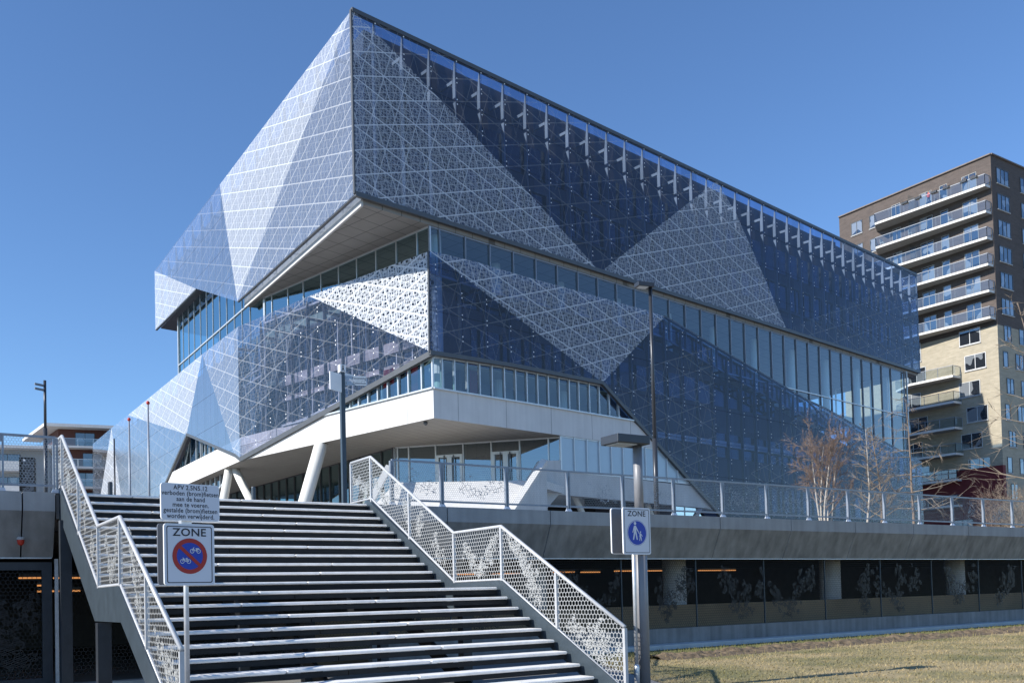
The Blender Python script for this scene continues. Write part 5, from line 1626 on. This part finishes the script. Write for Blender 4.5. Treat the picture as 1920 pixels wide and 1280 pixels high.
# things on the top balcony
dtop = lambda u: 1.15 + (dB - 1.15) * (u - .15) / (uE - .15)
for i, (x, y) in enumerate(((1700, 369), (1724, 361), (1752, 353), (1774, 346), (1805, 335.5), (1823.5, 330))):
    u = AL.sub(1.6).px(x, y)[0]
    d = dtop(u) + .12
    pos = AL.pt(u, zf[0] + 1.0, d)
    pb_ = thing('planter_box', ['leftmost', 'second from the left', 'third from the left', 'third from the right', 'second from the right', 'rightmost'][i] + ' of the dark planter boxes on the topmost balcony rail', 'planter', pos, 'planters on the topmost balcony')
    b = MB(); b.obox(pos + Vector((0, 0, .1)), AL.d * .38, AL.n * .12, (0, 0, .13)); b.build('box', M['steel_dark'], pb_)
    b = MB()
    r_ = random.Random(i)
    for k in range(14):
        p = pos + AL.d * r_.uniform(-.35, .35) + AL.n * r_.uniform(-.1, .1) + Vector((0, 0, .23))
        b.tube([p, p + Vector((r_.uniform(-.08, .08), r_.uniform(-.08, .08), r_.uniform(.1, .28)))], [.03, .01], 4)
    b.build('plant', M['bark'], pb_)
# person on the top balcony
u = AL.sub(1.5).px(1739, 365)[0]
pp = AL.pt(u, zf[0], dtop(u) - .45)
vsk = [(0, 0, .92), (0, 0, 1.12), (0, 0, 1.36), (0, 0, 1.47), (0, .02, 1.58), (0, .02, 1.69), (.18, 0, 1.36), (.24, .1, 1.1), (.18, .32, 1.08), (-.18, 0, 1.36), (-.24, .1, 1.1), (-.18, .32, 1.08), (.1, 0, .88), (.11, .02, .5), (.11, -.02, .08), (.11, .12, .04), (-.1, 0, .88), (-.11, .02, .5), (-.11, -.02, .08), (-.11, .12, .04)]
esk = [(0, 1), (1, 2), (2, 3), (3, 4), (4, 5), (2, 6), (6, 7), (7, 8), (2, 9), (9, 10), (10, 11), (0, 12), (12, 13), (13, 14), (14, 15), (0, 16), (16, 17), (17, 18), (18, 19)]
rsk = [.13, .15, .15, .06, .09, .10, .07, .05, .04, .07, .05, .04, .09, .065, .05, .04, .09, .065, .05, .04]
me = bpy.data.meshes.new('body'); me.from_pydata(vsk, esk, [])
ob = bpy.data.objects.new('person', me); COL.objects.link(ob)
ob.modifiers.new('skin', 'SKIN'); sv = me.skin_vertices[0].data
for i, r_ in enumerate(rsk): sv[i].radius = (r_, r_ * .85)
sv[0].use_root = True
sub_ = ob.modifiers.new('sub', 'SUBSURF'); sub_.levels = 1; sub_.render_levels = 1
dg = bpy.context.evaluated_depsgraph_get()
me2 = bpy.data.meshes.new_from_object(ob.evaluated_get(dg)); ob.modifiers.clear(); ob.data = me2
for mm in ('red_cloth', 'jeans', 'skin'): me2.materials.append(M[mm])
for p in me2.polygons:
    z = sum(me2.vertices[v].co.z for v in p.vertices) / len(p.vertices); x = abs(sum(me2.vertices[v].co.x for v in p.vertices) / len(p.vertices))
    y = sum(me2.vertices[v].co.y for v in p.vertices) / len(p.vertices)
    p.material_index = 2 if z > 1.47 or (y > .25) else (0 if z > .92 else 1); p.use_smooth = True
ob.location = pp; ob.rotation_euler = (0, 0, math.atan2(AL.n.y, AL.n.x) - pi / 2)
ORG[ob.name] = Vector((0, 0, 0))
tag(ob, 'person in a red jacket and blue trousers standing at the rail of the topmost balcony', 'person')
hb = MB(); hb.lathe((0, -.005, 1.66), [(.06, -.02), (.112, .0), (.108, .07), (.05, .13)], 10); h_ = hb.build('hair', M['bark'], ob, smooth=True)
# white garden chairs on two balconies
for i, (x, y, k, lab) in enumerate(((1649, 447, 1, 'white garden chair at the left end of the second balcony from the top'), (1708, 430, 1, 'white garden chair in the middle of the second balcony from the top'), (1780, 405, 1, 'white garden chair at the right of the second balcony from the top'))):
    u = AL.sub(1.4).px(x, y)[0]; u = max(1, min(u, uE - .6)); p = AL.pt(u, zf[k], dtop(u) - .55)
    ch = thing('garden_chair', lab, 'chair', p, 'white chairs on the balcony')
    b = MB(); b.obox(p + Vector((0, 0, .44)), AL.d * .24, AL.n * .24, (0, 0, .02)); b.build('seat', M['chair_white'], ch)
    b = MB(); b.obox(p + AL.d * .22 + Vector((0, 0, .7)), AL.d * .02, AL.n * .24, (0, 0, .24)); b.build('backrest', M['chair_white'], ch)
    for a_ in (-.2, .2):
        for c_ in (-.2, .2):
            b = MB(); q = p + AL.d * a_ + AL.n * c_; b.beam(q, q + Vector((0, 0, .42)), .04, .04); b.build('leg', M['chair_white'], ch)

# --- flats far left
CL = at_Y(83, 792, 135.0)
FL = thing('apartment_block', 'white and red-brown flats with jutting roof slab at the far left behind the fence', 'apartment block', (CL.x, CL.y, ZP))
FR = PL((CL.x, CL.y), 68.0); FF = PL((CL.x, CL.y), -38.0, sg=-1)
zr = CL.z; wr = 34.0; wf = FF.px(42, 822)[0]
crn = lambda o: isect(FR.sub(o), FF.sub(o))
def ring_plan(o, s1=wr, s2=None):
    s2 = s2 or wf
    a = crn(o); r1 = FR.pt(s1, 0, o); l1 = FF.pt(s2, 0, o); bk = FR.pt(s1, 0, o) + FF.d * s2
    return [a, r1, bk, l1]
b = MB(); b.prism(ring_plan(0.0), zr - .45, zr); b.build('roof', M['white_conc'], FL)
b = MB(); b.prism(ring_plan(-2.2, wr - .5, wf - 4), 0, zr - .46); b.build('wall', M['render_red'], FL)
fl_ = [FR.px(150, y)[1] for y in (834.5, 873, 910.5, 948)]
for i, z in enumerate(fl_):
    b = MB(); b.prism(ring_plan(-.4, wr - .2, wf - 3), z - .3, z); sb = b.build('balcony', M['white_conc'], FL)
    b = MB()
    for k in range(15): b.beam(FR.pt(.2 + 2.1 * k, z, -.5), FR.pt(.2 + 2.1 * k, z + 1.05, -.5), .06, .06)
    b.beam(FR.pt(0, z + 1.08, -.5), FR.pt(wr - .5, z + 1.08, -.5), .07, .07); b.build('balcony_rail', M['alu'], sb)
    b = MB(); b.poly([FR.pt(0, z, -.5), FR.pt(wr - .5, z, -.5), FR.pt(wr - .5, z + 1.05, -.5), FR.pt(0, z + 1.05, -.5)]); b.poly([FF.pt(0.4, z, -.5), FF.pt(wf - 3, z, -.5), FF.pt(wf - 3, z + 1.05, -.5), FF.pt(0.4, z + 1.05, -.5)]); b.build('glass', M['balc_glass'], sb, normals=False)
for i, z in enumerate(fl_):
    fw = FR.sub(-2.2)
    for k in range(6):
        s0 = 4 + 5.2 * k + (1 if i % 2 else 0)
        window(fw, s0, s0 + 2.6, z + .05, z + 2.2, 2, FL, name='balcony_door')
# lower wing
CW_ = at_Y(66, 836, 122.0)
FW = PL((CW_.x, CW_.y), 70 + 180.0, sg=-1)
zw = CW_.z
b = MB(); b.plbox(FW, -2, 7, zw - .35, zw, -12, .4); b.build('roof', M['white_conc'], FL)
b = MB(); b.plbox(FW, -1.5, 6.5, 0, zw - .36, -12, -1.6); b.build('wall', M['render_pale'], FL)
for i in range(3):
    z = zw - 3.05 * (i + 1) - .3 + .9
    b = MB(); b.plbox(FW, 1, 6.8, z - .9, z - .6, -1.6, .2); sb = b.build('balcony', M['white_conc'], FL)
    b = MB(); b.plbox(FW, 1, 6.8, z - .6, z + .4, .1, .18); b.build('balcony_rail', M['balc'], sb)
    for k in range(1):
        window(FW.sub(-1.6), 2 + 5.5 * k, 5 + 5.5 * k, z - .5, z + 1.5, 2, FL)


# ================================================================== TREES
def tree(name, label, base, height, seed, stems=1, spread=0.35, up=0.5, first=0.15, nlimb=14, lim_len=0.32, droop=0.0, trad=0.05, levels=3, bark='bark', twig='twig', group='bare trees on the square', lean=(0, 0), dome=False):
    r_ = random.Random(seed)
    root = thing(name, label, 'tree', base, group)
    base = Vector(base); bt = MB(); bc = MB()

    def branch(p, d, L, rad, lev, mb, n):
        pts = [p]; dd = d.copy(); seg = 4 if lev < 2 else 3
        for i in range(seg):
            dd = (dd + Vector((r_.gauss(0, .13), r_.gauss(0, .13), r_.gauss(0, .08) + up * .10 - droop * .16 * lev))).normalized()
            pts.append(pts[-1] + dd * L / seg)
        rr = [rad * (1 - .75 * i / seg) for i in range(seg + 1)]
        mb.tube(pts, rr, n, cap=False)
        if lev < levels:
            for i in range(4 if lev == 1 else 4):
                k = r_.uniform(.25, 1.0); j = min(int(k * seg), seg - 1); q = pts[j].lerp(pts[j + 1], k * seg - j)
                a = (pts[j + 1] - pts[j]).normalized()
                s_ = a.cross(Vector((r_.gauss(0, 1), r_.gauss(0, 1), r_.gauss(0, 1)))).normalized()
                nd = (a * r_.uniform(.7, 1.1) + s_ * r_.uniform(.45, .85)).normalized()
                branch(q, nd, L * r_.uniform(.38, .62), max(rad * .5, .0075), lev + 1, bc, 3)

    for s_ in range(stems):
        az = 2 * pi * s_ / max(1, stems) + r_.uniform(0, .6)
        tilt = 0 if stems == 1 else r_.uniform(.06, .27)
        d = Vector((cos(az) * tilt + lean[0], sin(az) * tilt + lean[1], 1)).normalized()
        H_ = height * (1 if stems == 1 else r_.uniform(.62, .85))
        p = base + Vector((cos(az), sin(az), 0)) * (0 if stems == 1 else .12)
        pts = [p]; n = 8
        for i in range(n):
            d = (d + Vector((r_.gauss(0, .05), r_.gauss(0, .05), .05))).normalized(); pts.append(pts[-1] + d * H_ / n)
        tr_ = trad * (1 if stems == 1 else .6)
        rr = [tr_ * (1 - .82 * i / n) for i in range(n + 1)]
        bt.tube(pts, rr, 8, cap=False)
        for k in range(nlimb):
            f_ = first + (1 - first) * (k + r_.random()) / nlimb
            j = min(int(f_ * n), n - 1); q = pts[j].lerp(pts[j + 1], f_ * n - j)
            az2 = k * 2.4 + r_.uniform(-.4, .4)
            dd = Vector((cos(az2) * spread, sin(az2) * spread, up + .1 - droop * .3)).normalized()
            prof = (1 - .72 * (f_ - first) / (1 - first)) if not dome else (.75 + .25 * sin(pi * f_))
            branch(q, dd, height * lim_len * prof * r_.uniform(.7, 1.15), rr[j] * .5 + .003, 1, bc, 4)
    t_ = bt.build('trunk', M[bark], root, normals=False, smooth=True)
    bc.build('crown', M[twig], root, normals=False)
    return root


def on_square(x, D):
    g_ = at_Y(x, 960, D); return (g_.x, g_.y, ZP)


tree('bare_tree', 'round-crowned bare multi-stem tree, the widest in front of the blue glass', on_square(1547, 38), 4.7, 21, stems=5, spread=.75, up=.7, nlimb=9, lim_len=.29, trad=.085, levels=4, bark='bark_pale', twig='twig_red', dome=True, first=.30)
tree('bare_tree', 'slim bare white-stemmed tree right of the round-crowned one', on_square(1625, 37), 4.3, 5, spread=.7, up=.35, nlimb=26, lim_len=.24, trad=.05, bark='bark_pale', twig='twig')
tree('bare_tree', 'slim bare tree with dense fine twigs between the white-stemmed tree and the glass corner', on_square(1652, 38), 4.6, 8, spread=.7, up=.4, nlimb=30, lim_len=.24, trad=.055, bark='bark', twig='twig')
tree('bare_tree', 'tallest bare tree with drooping side branches before the glass corner', on_square(1713, 37), 5.4, 12, spread=.9, up=.15, nlimb=26, lim_len=.36, trad=.06, droop=.35, bark='bark', twig='twig')
tree('bare_tree', 'crooked reddish bare small tree before the dark red base block', on_square(1856, 40), 2.4, 31, stems=3, spread=.6, up=.6, nlimb=9, lim_len=.38, trad=.05, bark='twig_red', twig='twig_red', dome=True)
for i, (x, D, h_, lab) in enumerate(((1880, 46, 2.3, 'bushy bare shrub beside the crooked reddish tree'), (1905, 44, 2.5, 'bushy bare shrub close to the right edge of the view'), (1940, 47, 2.8, 'bushy bare shrub cut by the right edge of the view'))):
    tree('bare_shrub', lab, on_square(x, D), h_, 60 + i, stems=6, spread=.8, up=.45, nlimb=10, lim_len=.42, trad=.04, levels=3, bark='twig', twig='twig', group='bare shrubs on the square', dome=True, first=.05)
g = at_z(1985, 1180, 0)
g = at_Y(2010, 1180, 25); 
tree('bare_tree', 'bare tree beside the lawn whose long twigs reach in at the right edge', (g.x, g.y, 0), 9.2, 44, spread=1.0, up=.3, nlimb=13, lim_len=.25, trad=.06, droop=.2, bark='bark', twig='twig', first=.40)
